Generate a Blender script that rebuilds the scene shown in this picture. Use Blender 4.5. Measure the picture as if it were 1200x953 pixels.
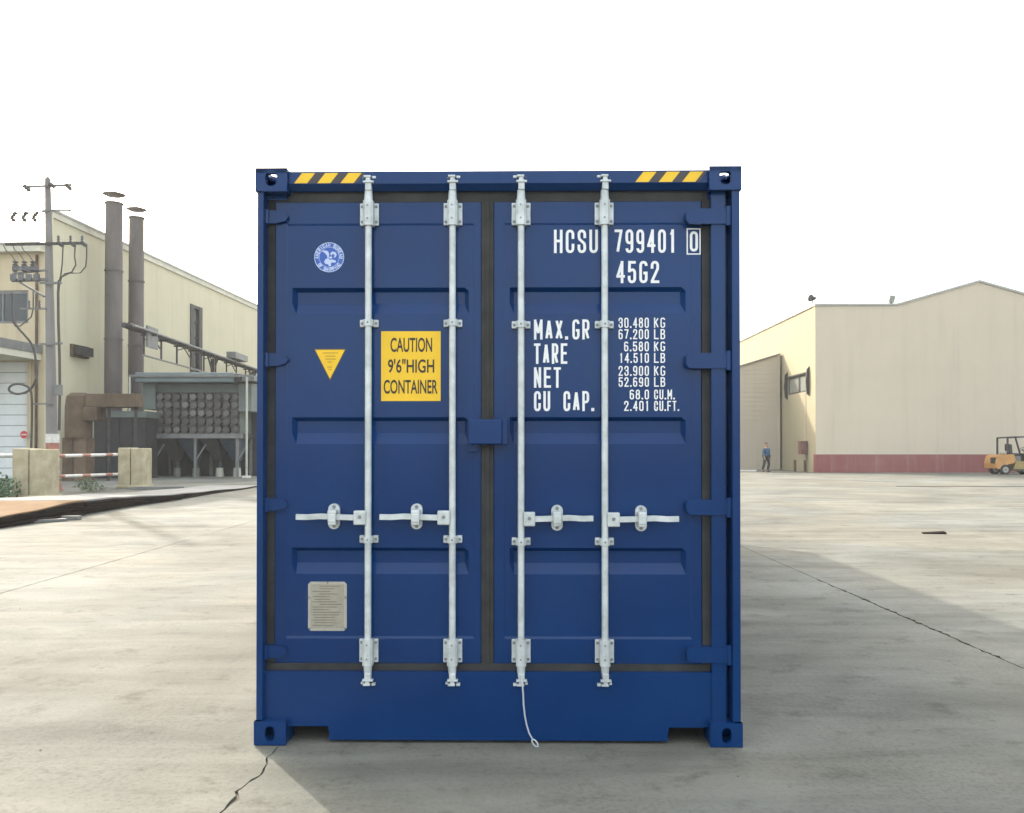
import bpy, bmesh, math, random
from mathutils import Vector, Matrix
random.seed(7)
R = math.radians
scene = bpy.context.scene
for o in list(bpy.data.objects):
    bpy.data.objects.remove(o)

# ------------------------------------------------------------------ camera
CAMH = 1.4925
FACE = 4.264                      # distance camera -> container front plane
cam_d = bpy.data.cameras.new('camera')
cam = bpy.data.objects.new('camera', cam_d)
scene.collection.objects.link(cam)
scene.camera = cam
cam.location = (0, 0, CAMH)
cam.rotation_euler = (R(90.5), 0, 0)
cam_d.sensor_width = 36
cam_d.lens = 30
cam_d.shift_y = 0.0323
cam_d.clip_start = 0.05
cam_d.clip_end = 3000

# ------------------------------------------------------------------ light
SUN_TO = Vector((-1.036, 1.52, 1.0)).normalized()      # towards the sun
world = bpy.data.worlds.new('World')
scene.world = world
world.use_nodes = True
wn = world.node_tree.nodes
wl = world.node_tree.links
sky = wn.new('ShaderNodeTexSky')
sky.sky_type = 'NISHITA'
sky.sun_disc = False
sky.sun_elevation = math.asin(SUN_TO.z)
sky.sun_rotation = math.atan2(SUN_TO.x, SUN_TO.y)
sky.air_density = 1.0
sky.dust_density = 6.0
sky.ozone_density = 0.6
# white summer haze over the whole dome, added evenly to the clear sky
veil = wn.new('ShaderNodeMix')
veil.data_type = 'RGBA'
veil.blend_type = 'ADD'
veil.inputs['Factor'].default_value = 1.0
veil.inputs['B'].default_value = (4.6, 4.65, 4.35, 1)
wl.new(sky.outputs[0], veil.inputs['A'])
wl.new(veil.outputs['Result'], wn['Background'].inputs[0])
wn['Background'].inputs[1].default_value = 0.10
sun_d = bpy.data.lights.new('sun', 'SUN')
sun_d.energy = 2.0
sun_d.angle = R(1.0)
sun_d.color = (1.0, 0.94, 0.83)
sun = bpy.data.objects.new('sun', sun_d)
scene.collection.objects.link(sun)
sun.rotation_euler = (-SUN_TO).to_track_quat('-Z', 'Y').to_euler()
sun.location = (-20, 30, 40)
vs = scene.view_settings
vs.view_transform = 'Standard'
vs.look = 'None'
vs.gamma = 1
vs.use_curve_mapping = False
vs.exposure = 1.55

# ------------------------------------------------------------------ materials
MATS = {}


def mat(name, col, rough=0.6, metal=0.0, var=0.12, scale=3.0, bump=0.0, bscale=40.0,
        col2=None, streak=0.0, spec=None, coat=0.0):
    """Principled material: base colour mottled between col and col2 by noise."""
    m = bpy.data.materials.new(name)
    m.use_nodes = True
    nt = m.node_tree
    n, l = nt.nodes, nt.links
    b = n['Principled BSDF']
    b.inputs['Roughness'].default_value = rough
    b.inputs['Metallic'].default_value = metal
    if spec is not None:
        b.inputs['Specular IOR Level'].default_value = spec
    if coat:
        b.inputs['Coat Weight'].default_value = coat
        b.inputs['Coat Roughness'].default_value = 0.25
    tc = n.new('ShaderNodeTexCoord')
    no = n.new('ShaderNodeTexNoise')
    no.inputs['Scale'].default_value = scale
    no.inputs['Detail'].default_value = 6
    no.inputs['Roughness'].default_value = 0.62
    if streak:
        mp = n.new('ShaderNodeMapping')
        mp.inputs['Scale'].default_value = (1, 1, streak)
        l.new(tc.outputs['Object'], mp.inputs[0])
        l.new(mp.outputs[0], no.inputs['Vector'])
    else:
        l.new(tc.outputs['Object'], no.inputs['Vector'])
    ra = n.new('ShaderNodeValToRGB')
    ra.color_ramp.elements[0].position = 0.32
    ra.color_ramp.elements[1].position = 0.68
    if col2 is None:
        col2 = tuple(min(1, c * (1 + var)) for c in col)
        col = tuple(c * (1 - var) for c in col)
    ra.color_ramp.elements[0].color = (*col, 1)
    ra.color_ramp.elements[1].color = (*col2, 1)
    l.new(no.outputs['Fac'], ra.inputs[0])
    l.new(ra.outputs[0], b.inputs['Base Color'])
    if bump:
        n2 = n.new('ShaderNodeTexNoise')
        n2.inputs['Scale'].default_value = bscale
        n2.inputs['Detail'].default_value = 5
        l.new(tc.outputs['Object'], n2.inputs['Vector'])
        bp = n.new('ShaderNodeBump')
        bp.inputs['Strength'].default_value = bump
        bp.inputs['Distance'].default_value = 0.02
        l.new(n2.outputs['Fac'], bp.inputs['Height'])
        l.new(bp.outputs[0], b.inputs['Normal'])
    MATS[name] = m
    return m


def concrete_mat(name, c_dark, c_mid, c_light):
    """Weathered yard concrete in world space, continuous from slab to slab."""
    m = bpy.data.materials.new(name)
    m.use_nodes = True
    nt = m.node_tree
    n, l = nt.nodes, nt.links
    b = n['Principled BSDF']
    b.inputs['Roughness'].default_value = 0.88
    b.inputs['Specular IOR Level'].default_value = 0.25
    geo = n.new('ShaderNodeNewGeometry')

    def noise(sc, det=6, rough=0.6, mapping=None, dist=0.0):
        t = n.new('ShaderNodeTexNoise')
        t.inputs['Scale'].default_value = sc
        t.inputs['Detail'].default_value = det
        t.inputs['Roughness'].default_value = rough
        t.inputs['Distortion'].default_value = dist
        if mapping:
            mp = n.new('ShaderNodeMapping')
            mp.inputs['Scale'].default_value = mapping
            mp.inputs['Rotation'].default_value = (0, 0, R(14))
            l.new(geo.outputs['Position'], mp.inputs[0])
            l.new(mp.outputs[0], t.inputs['Vector'])
        else:
            l.new(geo.outputs['Position'], t.inputs['Vector'])
        return t

    big = noise(0.35, 7, 0.62, None, 0.6)
    ra = n.new('ShaderNodeValToRGB')
    e = ra.color_ramp.elements
    e[0].position, e[0].color = 0.34, (*c_dark, 1)
    e[1].position, e[1].color = 0.66, (*c_light, 1)
    k = e.new(0.5)
    k.color = (*c_mid, 1)
    l.new(big.outputs['Fac'], ra.inputs[0])
    tn = noise(0.22, 4, 0.55, None, 1.0)
    rt_ = n.new('ShaderNodeValToRGB')
    rt_.color_ramp.elements[0].position, rt_.color_ramp.elements[0].color = 0.38, (0.97, 1.0, 1.02, 1)
    rt_.color_ramp.elements[1].position, rt_.color_ramp.elements[1].color = 0.62, (1.04, 1.0, 0.93, 1)
    l.new(tn.outputs['Fac'], rt_.inputs[0])
    mt = n.new('ShaderNodeMix')
    mt.data_type = 'RGBA'
    mt.blend_type = 'MULTIPLY'
    mt.inputs['Factor'].default_value = 1.0
    l.new(ra.outputs[0], mt.inputs['A'])
    l.new(rt_.outputs[0], mt.inputs['B'])
    # long tyre and sweeping streaks
    st = noise(1.0, 6, 0.65, (0.5, 2.2, 1.0), 0.4)
    rs = n.new('ShaderNodeValToRGB')
    rs.color_ramp.elements[0].position, rs.color_ramp.elements[0].color = 0.33, (0.70, 0.70, 0.69, 1)
    rs.color_ramp.elements[1].position, rs.color_ramp.elements[1].color = 0.6, (1.03, 1.03, 1.03, 1)
    l.new(st.outputs['Fac'], rs.inputs[0])
    mx = n.new('ShaderNodeMix')
    mx.data_type = 'RGBA'
    mx.blend_type = 'MULTIPLY'
    mx.inputs['Factor'].default_value = 1.0
    l.new(mt.outputs['Result'], mx.inputs['A'])
    l.new(rs.outputs[0], mx.inputs['B'])
    # fine grit
    fi = noise(38, 6, 0.75)
    rf = n.new('ShaderNodeValToRGB')
    rf.color_ramp.elements[0].position, rf.color_ramp.elements[0].color = 0.36, (0.68, 0.68, 0.67, 1)
    rf.color_ramp.elements[1].position, rf.color_ramp.elements[1].color = 0.52, (1.0, 1.0, 1.0, 1)
    l.new(fi.outputs['Fac'], rf.inputs[0])
    mx2 = n.new('ShaderNodeMix')
    mx2.data_type = 'RGBA'
    mx2.blend_type = 'MULTIPLY'
    gmask = noise(0.8, 4, 0.6)
    gr = n.new('ShaderNodeMapRange')
    gr.inputs['From Min'].default_value = 0.38
    gr.inputs['From Max'].default_value = 0.66
    gr.inputs['To Min'].default_value = 0.4
    gr.inputs['To Max'].default_value = 1.0
    l.new(gmask.outputs['Fac'], gr.inputs['Value'])
    l.new(gr.outputs[0], mx2.inputs['Factor'])
    l.new(mx.outputs['Result'], mx2.inputs['A'])
    l.new(rf.outputs[0], mx2.inputs['B'])
    # sparse dark oil spots
    sp = noise(3.4, 7, 0.68)
    rp = n.new('ShaderNodeValToRGB')
    rp.color_ramp.elements[0].position, rp.color_ramp.elements[0].color = 0.29, (0.60, 0.59, 0.57, 1)
    rp.color_ramp.elements[1].position, rp.color_ramp.elements[1].color = 0.45, (1, 1, 1, 1)
    l.new(sp.outputs['Fac'], rp.inputs[0])
    mx3 = n.new('ShaderNodeMix')
    mx3.data_type = 'RGBA'
    mx3.blend_type = 'MULTIPLY'
    mx3.inputs['Factor'].default_value = 1.0
    l.new(mx2.outputs['Result'], mx3.inputs['A'])
    l.new(rp.outputs[0], mx3.inputs['B'])
    # small difference from slab to slab
    oi = n.new('ShaderNodeObjectInfo')
    mr = n.new('ShaderNodeMapRange')
    mr.inputs['To Min'].default_value = 0.95
    mr.inputs['To Max'].default_value = 1.04
    l.new(oi.outputs['Random'], mr.inputs['Value'])
    mx4 = n.new('ShaderNodeMix')
    mx4.data_type = 'RGBA'
    mx4.blend_type = 'MULTIPLY'
    mx4.inputs['Factor'].default_value = 1.0
    l.new(mx3.outputs['Result'], mx4.inputs['A'])
    l.new(mr.outputs[0], mx4.inputs['B'])
    l.new(mx4.outputs['Result'], b.inputs['Base Color'])
    h1 = noise(9, 8, 0.7)
    bp = n.new('ShaderNodeBump')
    bp.inputs['Strength'].default_value = 0.5
    bp.inputs['Distance'].default_value = 0.02
    l.new(h1.outputs['Fac'], bp.inputs['Height'])
    l.new(bp.outputs[0], b.inputs['Normal'])
    MATS[name] = m
    return m


def wall_mat(name, col, dirt, streak_amt=0.5, base_dirt=0.0, courses=0.0):
    """Painted masonry with rain streaks, blotches and optional faint block courses."""
    m = bpy.data.materials.new(name)
    m.use_nodes = True
    nt = m.node_tree
    n, l = nt.nodes, nt.links
    b = n['Principled BSDF']
    b.inputs['Roughness'].default_value = 0.85
    b.inputs['Specular IOR Level'].default_value = 0.2
    tc = n.new('ShaderNodeTexCoord')
    no = n.new('ShaderNodeTexNoise')
    no.inputs['Scale'].default_value = 0.45
    no.inputs['Detail'].default_value = 8
    no.inputs['Roughness'].default_value = 0.65
    l.new(tc.outputs['Object'], no.inputs['Vector'])
    mp = n.new('ShaderNodeMapping')
    mp.inputs['Scale'].default_value = (1.6, 1.6, 0.10)
    l.new(tc.outputs['Object'], mp.inputs[0])
    ns = n.new('ShaderNodeTexNoise')
    ns.inputs['Scale'].default_value = 1.0
    ns.inputs['Detail'].default_value = 7
    ns.inputs['Roughness'].default_value = 0.7
    l.new(mp.outputs[0], ns.inputs['Vector'])
    r1 = n.new('ShaderNodeValToRGB')
    r1.color_ramp.elements[0].position = 0.35
    r1.color_ramp.elements[1].position = 0.72
    l.new(no.outputs['Fac'], r1.inputs[0])
    r2 = n.new('ShaderNodeValToRGB')
    r2.color_ramp.elements[0].position = 0.50
    r2.color_ramp.elements[1].position = 0.80
    l.new(ns.outputs['Fac'], r2.inputs[0])
    ad = n.new('ShaderNodeMath')
    ad.operation = 'MULTIPLY'
    ad.inputs[1].default_value = streak_amt
    l.new(r2.outputs[0], ad.inputs[0])
    ad2 = n.new('ShaderNodeMath')
    ad2.operation = 'MULTIPLY_ADD'
    ad2.inputs[1].default_value = 0.28
    l.new(r1.outputs[0], ad2.inputs[0])
    l.new(ad.outputs[0], ad2.inputs[2])
    ad2.use_clamp = True
    mx = n.new('ShaderNodeMix')
    mx.data_type = 'RGBA'
    mx.inputs['A'].default_value = (*col, 1)
    mx.inputs['B'].default_value = (*dirt, 1)
    l.new(ad2.outputs[0], mx.inputs['Factor'])
    l.new(mx.outputs['Result'], b.inputs['Base Color'])
    if courses:
        br = n.new('ShaderNodeTexWave')
        br.wave_type = 'BANDS'
        br.bands_direction = 'Z'
        br.inputs['Scale'].default_value = courses
        br.inputs['Distortion'].default_value = 0.15
        l.new(tc.outputs['Object'], br.inputs['Vector'])
        bp = n.new('ShaderNodeBump')
        bp.inputs['Strength'].default_value = 0.07
        bp.inputs['Distance'].default_value = 0.02
        l.new(br.outputs['Fac'], bp.inputs['Height'])
        l.new(bp.outputs[0], b.inputs['Normal'])
    MATS[name] = m
    return m


BLUE = mat('blue_paint', (0.0020, 0.027, 0.112), 0.19, spec=0.29, var=0.10, scale=1.1, bump=0.06, bscale=5,
           col2=(0.0032, 0.037, 0.142))
GASKET = mat('rubber_gasket', (0.026, 0.026, 0.025), 0.7, var=0.4, scale=9)
GALV = mat('galvanised_steel', (0.52, 0.56, 0.565), 0.45, 0.25, var=0.2, scale=14, bump=0.08, bscale=90)
GALVD = mat('zinc_bolt', (0.22, 0.23, 0.23), 0.5, 0.5, var=0.2, scale=30)
WHITE = mat('white_lettering', (0.78, 0.79, 0.80), 0.55, var=0.05, scale=40)
YELLOW = mat('yellow_decal', (0.82, 0.51, 0.02), 0.55, var=0.05, scale=12)
BLACKP = mat('black_print', (0.035, 0.028, 0.02), 0.6, var=0.1)
DARKSTR = mat('dark_stripe', (0.05, 0.045, 0.05), 0.6, var=0.1)
PLATE = mat('aluminium_plate', (0.40, 0.39, 0.34), 0.45, 0.3, var=0.15, scale=25)
PLATE_IN = mat('etched_plate_field', (0.33, 0.31, 0.25), 0.5, 0.2, var=0.12, scale=30)
PRINT = mat('etched_print', (0.16, 0.15, 0.12), 0.6)
EMB_BLUE = mat('emblem_blue', (0.03, 0.10, 0.42), 0.5, var=0.05)
EMB_WHITE = mat('emblem_white', (0.50, 0.58, 0.78), 0.5, var=0.05)
CONC = concrete_mat('yard_concrete', (0.130, 0.129, 0.110), (0.178, 0.177, 0.153), (0.218, 0.217, 0.190))
GRIT = mat('joint_grit', (0.105, 0.092, 0.072), 0.95, var=0.3, scale=6)
BLOCK = mat('weathered_concrete_block', (0.31, 0.26, 0.16), 0.9, var=0.2, scale=2.5,
            col2=(0.47, 0.42, 0.29), bump=0.3, bscale=18)
CREAM = wall_mat('cream_wall', (0.58, 0.54, 0.39), (0.42, 0.385, 0.275), 0.45)
TANW = wall_mat('tan_facade', (0.55, 0.47, 0.32), (0.36, 0.28, 0.18), 0.6)
BEIGE = wall_mat('beige_render', (0.54, 0.475, 0.375), (0.42, 0.37, 0.30), 0.5, courses=2.6)
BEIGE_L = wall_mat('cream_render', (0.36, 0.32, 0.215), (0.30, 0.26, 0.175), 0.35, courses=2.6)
SIDING = wall_mat('grey_beige_siding', (0.47, 0.42, 0.34), (0.36, 0.32, 0.26), 0.4)
MAROON = wall_mat('maroon_plinth', (0.23, 0.075, 0.075), (0.36, 0.24, 0.21), 0.55)
COPING = mat('coping_sheet', (0.36, 0.36, 0.33), 0.6, 0.2, var=0.12)
COPING_L = mat('pale_fascia', (0.55, 0.53, 0.43), 0.75, var=0.12, scale=1.5)
ROOFM = mat('roof_sheet', (0.30, 0.31, 0.31), 0.6, 0.1, var=0.15)
GLASS = mat('dark_window_glass', (0.03, 0.042, 0.05), 0.15, var=0.2, scale=1.5)
PALEGLASS = mat('dusty_glass', (0.22, 0.23, 0.20), 0.35, var=0.2, scale=2)
STEELD = mat('dark_steel', (0.045, 0.042, 0.04), 0.65, 0.2, var=0.3, scale=4)
STEELG = mat('grey_steel', (0.16, 0.165, 0.16), 0.6, 0.2, var=0.2, scale=3)
DOORW = mat('white_door_panel', (0.66, 0.69, 0.69), 0.55, var=0.07, scale=1.2)
CHIM = mat('sooty_stack_steel', (0.09, 0.078, 0.073), 0.75, 0.1, var=0.2, scale=1.2,
           col2=(0.16, 0.14, 0.13), streak=0.25)
RUST = mat('rusty_duct_steel', (0.062, 0.041, 0.026), 0.85, var=0.3, scale=1.6, col2=(0.13, 0.09, 0.055), bump=0.2)
RUSTO = mat('orange_rust_sheet', (0.185, 0.11, 0.06), 0.9, spec=0.03, var=0.3, scale=0.9, col2=(0.27, 0.195, 0.125), bump=0.2)
PALES = mat('dusty_pale_sheet', (0.25, 0.245, 0.225), 0.9, spec=0.03, var=0.2, scale=0.8, col2=(0.34, 0.335, 0.315))
DARKRUST_SHADE = mat('dark_steel_and_shade', (0.022, 0.017, 0.014), 0.9, spec=0.03, var=0.4, scale=2)  # dark steel tone that also carries the shade of the undercut sheets
TEAL = mat('teal_grey_panel', (0.085, 0.108, 0.098), 0.65, var=0.2, scale=0.8, col2=(0.135, 0.165, 0.152))
HOODB = mat('blue_grey_hood', (0.13, 0.165, 0.175), 0.6, var=0.15, scale=1)
CANI = mat('grey_filter_canister', (0.058, 0.055, 0.051), 0.7, var=0.35, scale=3)
CANIL = [mat('canister_cap', c_, 0.7, var=0.35, scale=3) for c_ in ((0.10, 0.096, 0.09), (0.07, 0.066, 0.062), (0.085, 0.075, 0.068), (0.15, 0.145, 0.135))]
HOPB = mat('blue_hopper_sheet', (0.024, 0.042, 0.062), 0.6, var=0.25, scale=2)
HOPD = mat('dark_machine_steel', (0.028, 0.030, 0.031), 0.7, var=0.3, scale=2)
PALEP = mat('pale_pipe_paint', (0.40, 0.40, 0.34), 0.6, var=0.15)
POLE = mat('grey_pole_concrete', (0.20, 0.19, 0.185), 0.9, var=0.15, scale=3, streak=0.3)
CABLE = mat('black_cable', (0.06, 0.058, 0.052), 0.7)
PORC = mat('dark_porcelain', (0.085, 0.088, 0.095), 0.35)
REDP = mat('faded_red_paint', (0.33, 0.14, 0.10), 0.7, var=0.2, scale=8)
WHP = mat('chalky_white_paint', (0.62, 0.60, 0.56), 0.75, var=0.15, scale=8)
SIGNR = mat('sign_red', (0.52, 0.03, 0.04), 0.5, var=0.05)
TANP = mat('brown_door_paint', (0.13, 0.09, 0.06), 0.8, var=0.25, scale=2)
BROWNB = mat('red_brown_box', (0.17, 0.085, 0.075), 0.65, var=0.2)
LAMPG = mat('floodlight_housing', (0.02, 0.021, 0.028), 0.8, 0.0, spec=0.05)
FORKY = mat('forklift_orange', (0.46, 0.23, 0.07), 0.45, var=0.15, scale=3)
FORKO = mat('forklift_ochre', (0.27, 0.20, 0.07), 0.5, var=0.2, scale=3)
BLACKM = mat('black_machine', (0.03, 0.03, 0.032), 0.6, var=0.2)
TYRE = mat('tyre_rubber', (0.025, 0.026, 0.027), 0.85, var=0.2)
RIM = mat('wheel_rim', (0.34, 0.33, 0.30), 0.5, 0.3)
SKIN = mat('skin', (0.36, 0.21, 0.14), 0.55)
JACK = mat('blue_jacket', (0.035, 0.085, 0.16), 0.8, var=0.15, scale=9)
TROU = mat('dark_trousers', (0.028, 0.028, 0.032), 0.85, var=0.15)
HAIR = mat('black_hair', (0.015, 0.013, 0.012), 0.6)
LEAF = mat('leaf_green', (0.035, 0.10, 0.03), 0.6, var=0.35, scale=7)
DRYL = mat('dull_weed', (0.10, 0.13, 0.07), 0.7, var=0.3, scale=7)
STONE = mat('grey_pebble', (0.20, 0.19, 0.17), 0.9, var=0.3, scale=30)
WIRE = mat('white_wire', (0.55, 0.58, 0.62), 0.4, 0.3)


# ------------------------------------------------------------------ mesh helpers
class MB:
    def __init__(s):
        s.v, s.f = [], []

    def add(s, vs_, fs):
        o = len(s.v)
        s.v += [tuple(p) for p in vs_]
        s.f += [tuple(i + o for i in f) for f in fs]
        return s

    def box(s, x0, x1, y0, y1, z0, z1, bev=0.0):
        if bev <= 0:
            return s.add([(x, y, z) for z in (z0, z1) for y in (y0, y1) for x in (x0, x1)],
                         [(0, 2, 3, 1), (4, 5, 7, 6), (0, 1, 5, 4), (2, 6, 7, 3), (0, 4, 6, 2), (1, 3, 7, 5)])
        bm = bmesh.new()
        bmesh.ops.create_cube(bm, size=1)
        for v in bm.verts:
            v.co = Vector((x0 + (v.co.x + .5) * (x1 - x0), y0 + (v.co.y + .5) * (y1 - y0), z0 + (v.co.z + .5) * (z1 - z0)))
        bmesh.ops.bevel(bm, geom=list(bm.edges), offset=bev, segments=2, affect='EDGES', profile=0.5)
        return s.bm(bm)

    def bm(s, bm):
        bm.verts.index_update()
        s.add([v.co[:] for v in bm.verts], [[v.index for v in f.verts] for f in bm.faces])
        bm.free()
        return s

    def cyl(s, p0, p1, r0, r1=None, n=12, cap=True):
        p0, p1 = Vector(p0), Vector(p1)
        r1 = r0 if r1 is None else r1
        d = (p1 - p0).normalized()
        u = d.orthogonal().normalized()
        w = d.cross(u)
        vs_, fs = [], []
        for p, r in ((p0, r0), (p1, r1)):
            for i in range(n):
                a = 2 * math.pi * i / n
                vs_.append(p + u * math.cos(a) * r + w * math.sin(a) * r)
        for i in range(n):
            j = (i + 1) % n
            fs.append((i, j, n + j, n + i))
        if cap:
            fs.append(tuple(range(n - 1, -1, -1)))
            fs.append(tuple(range(n, 2 * n)))
        return s.add(vs_, fs)

    def tube(s, pts, r, n=8):
        pts = [Vector(p) for p in pts]
        vs_, fs = [], []
        u = None
        for i, p in enumerate(pts):
            d = (pts[min(i + 1, len(pts) - 1)] - pts[max(i - 1, 0)]).normalized()
            if u is None:
                u = d.orthogonal().normalized()
            else:
                u = (u - d * u.dot(d)).normalized()
            w = d.cross(u)
            for k in range(n):
                a = 2 * math.pi * k / n
                vs_.append(p + u * math.cos(a) * r + w * math.sin(a) * r)
        for i in range(len(pts) - 1):
            for k in range(n):
                j = (k + 1) % n
                fs.append((i * n + k, i * n + j, (i + 1) * n + j, (i + 1) * n + k))
        fs.append(tuple(range(n - 1, -1, -1)))
        fs.append(tuple(range((len(pts) - 1) * n, len(pts) * n)))
        return s.add(vs_, fs)

    def bar(s, p0, p1, w, h=None):
        """rectangular bar between two points"""
        p0, p1 = Vector(p0), Vector(p1)
        h = w if h is None else h
        d = (p1 - p0).normalized()
        up = Vector((0, 0, 1)) if abs(d.z) < 0.9 else Vector((0, 1, 0))
        a = d.cross(up).normalized() * (w / 2)
        b = a.cross(d).normalized() * (h / 2)
        vs_ = [p + sx * a + sy * b for p in (p0, p1) for sx, sy in ((-1, -1), (1, -1), (1, 1), (-1, 1))]
        return s.add(vs_, [(0, 1, 2, 3), (7, 6, 5, 4), (0, 4, 5, 1), (1, 5, 6, 2), (2, 6, 7, 3), (3, 7, 4, 0)])

    def prism(s, poly, axis, a0, a1):
        """extrude a 2-D polygon along an axis ('x': poly=(y,z), 'y': poly=(x,z), 'z': poly=(x,y))"""
        def P(p, a):
            return (a, p[0], p[1]) if axis == 'x' else (p[0], a, p[1]) if axis == 'y' else (p[0], p[1], a)
        n = len(poly)
        vs_ = [P(p, a0) for p in poly] + [P(p, a1) for p in poly]
        fs = [tuple(range(n)), tuple(range(2 * n - 1, n - 1, -1))]
        fs += [(i, n + i, n + (i + 1) % n, (i + 1) % n) for i in range(n)]
        return s.add(vs_, fs)

    def holed(s, o, u, v, w, h, cu, cv, ru, rv, nrm, th, N=24):
        """plate w*h spanned by u,v from corner o, with an oval hole and thickness th along -nrm"""
        o, u, v, nrm = Vector(o), Vector(u), Vector(v), Vector(nrm)
        vs_ = []
        outer, inner = [], []
        for i in range(N):
            a = 2 * math.pi * (i + .5) / N
            ca, sa = math.cos(a), math.sin(a)
            # ray to the rectangle
            tx = ((w - cu) if ca > 0 else cu) / max(abs(ca), 1e-6)
            ty = ((h - cv) if sa > 0 else cv) / max(abs(sa), 1e-6)
            t = min(tx, ty)
            outer.append((cu + ca * t, cv + sa * t))
            e = 2.4
            q = (abs(ca) ** e + abs(sa) ** e) ** (-1 / e)
            inner.append((cu + ca * q * ru, cv + sa * q * rv))
        # snap nearest outer points onto the corners
        for cx, cy in ((0, 0), (w, 0), (w, h), (0, h)):
            k = min(range(N), key=lambda i: (outer[i][0] - cx) ** 2 + (outer[i][1] - cy) ** 2)
            outer[k] = (cx, cy)
        for ring in (outer, inner):
            for d in (0, th):
                vs_ += [o + u * p[0] + v * p[1] - nrm * d for p in ring]
        fs = []
        for i in range(N):
            j = (i + 1) % N
            O0, O1, I0, I1 = 0, N, 2 * N, 3 * N
            fs += [(O0 + i, O0 + j, I0 + j, I0 + i), (O1 + j, O1 + i, I1 + i, I1 + j),
                   (I0 + i, I0 + j, I1 + j, I1 + i), (O0 + j, O0 + i, O1 + i, O1 + j)]
        return s.add(vs_, fs)

    def build(s, name, m, parent=None, smooth=False, fix=True):
        me = bpy.data.meshes.new(name)
        me.from_pydata(s.v, [], s.f)
        if fix:
            bm = bmesh.new()
            bm.from_mesh(me)
            bmesh.ops.recalc_face_normals(bm, faces=bm.faces)
            bm.to_mesh(me)
            bm.free()
        me.materials.append(m)
        if smooth:
            me.shade_smooth()
            me.set_sharp_from_angle(angle=R(38))
        o = bpy.data.objects.new(name, me)
        scene.collection.objects.link(o)
        if parent is not None:
            o.parent = parent
        return o


def empty(name, loc=(0, 0, 0), rz=0.0):
    o = bpy.data.objects.new(name, None)
    o.empty_display_size = 0.2
    scene.collection.objects.link(o)
    o.location = loc
    o.rotation_euler = (0, 0, rz)
    return o


def tag(o, label=None, cat=None, group=None, kind=None):
    if label:
        o['label'] = label
    if cat:
        o['category'] = cat
    if group:
        o['group'] = group
    if kind:
        o['kind'] = kind
    return o


def link_copy(src, parent, loc):
    c = src.copy()
    scene.collection.objects.link(c)
    c.parent = parent
    c.location = loc
    return c


# ------------------------------------------------------------------ ground
gm = MB().add([(-700, -300, -0.012), (700, -300, -0.012), (700, 1400, -0.012), (-700, 1400, -0.012)], [(0, 1, 2, 3)])
ground = tag(gm.build('ground', GRIT), 'grey gritty ground under the concrete yard slabs', 'ground', kind='structure')
XB = [-61, -52.3, -43.6, -34.9, -26.2, -17.9, -9.45, -5.22, -1.18, 3.45, 7.9, 12.3, 16.6, 21, 29.7, 38.4, 47.1]
YB = [-21, -3.5, 14.0, 23.0, 32.0, 41.0, 58, 75, 92, 115]


def jag(p, q, gap, amp, nrm, step):
    """points from p to q moved inwards (along nrm) by gap plus crumbled noise"""
    p, q, nrm = Vector(p), Vector(q), Vector(nrm)
    n = max(1, int((q - p).length / step))
    out = []
    for i in range(n):
        t = p.lerp(q, i / n)
        a_ = amp(t) if callable(amp) else amp
        out.append(t + nrm * (gap + (random.random() ** 3) * a_ if 0 < i else gap))
    return out


for i in range(len(XB) - 1):
    for j in range(len(YB) - 1):
        x0, x1, y0, y1 = XB[i], XB[i + 1], YB[j], YB[j + 1]
        near = y0 < 14 and -10 < x0 < 12
        step = 0.045 if near else 1.5

        def am(x):
            if not near:
                return 0.010
            if abs(x + 1.18) < .01:
                return lambda t: 0.016 if t.y < 4.15 else 0.003
            if abs(x - 3.45) < .01:
                return lambda t: 0.030 if 6.0 < t.y < 9.6 else 0.006
            return 0.008
        g = 0.0025
        pts = []
        pts += jag((x0, y0), (x1, y0), g, 0.006 if near else (lambda t: .07 * abs(math.sin(t.x * .9)) + .01), (0, 1), step)
        pts += jag((x1, y0), (x1, y1), g, am(x1), (-1, 0), step)
        pts += jag((x1, y1), (x0, y1), g, 0.006 if near else .02, (0, -1), step)
        pts += jag((x0, y1), (x0, y0), g, am(x0), (1, 0), step)
        # wander of the old crack line
        if near:
            pts = [Vector((p.x + (0.022 * math.sin(p.y * 5.1) + .014 * math.sin(p.y * 17.7 + 1) + .007 * math.sin(p.y * 47) if abs(p.x + 1.18) < .12 else 0), p.y)) for p in pts]
        z = random.uniform(-0.002, 0.0015)
        n = len(pts)
        mb = MB()
        mb.add([(p.x, p.y, z) for p in pts] + [(p.x, p.y, -0.011) for p in pts],
               [tuple(range(n))] + [(k, n + k, n + (k + 1) % n, (k + 1) % n) for k in range(n)])
        mb.build('concrete_slab', CONC, ground)


# ------------------------------------------------------------------ container
C = empty('shipping_container', (-0.0725, FACE, 0), R(-0.7))
tag(C, 'blue steel shipping container with closed double doors and white numbers standing in the yard', 'container')


def px(x, d=0.0):
    return (x - 600) / 1000 * (FACE + d) + 0.0725


def hz(y, d=0.0):
    return CAMH - (y - 524) / 1000 * (FACE + d)


def rect(mb, x0, x1, y0, y1, d0, d1, bev=0.0):
    """box given by its outline as measured on the front, at depth d0..d1"""
    return mb.box(px(x0, d0), px(x1, d0), d0, d1, hz(y1, d0), hz(y0, d0), bev)


L = 12.19
PD, HD, SD, DD = 0.045, 0.030, 0.050, 0.085       # depth of posts, header, sill, door leaf
XL, XR = -1.209, 1.209
ZT = 2.896
TOPC = 0.118


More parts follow.
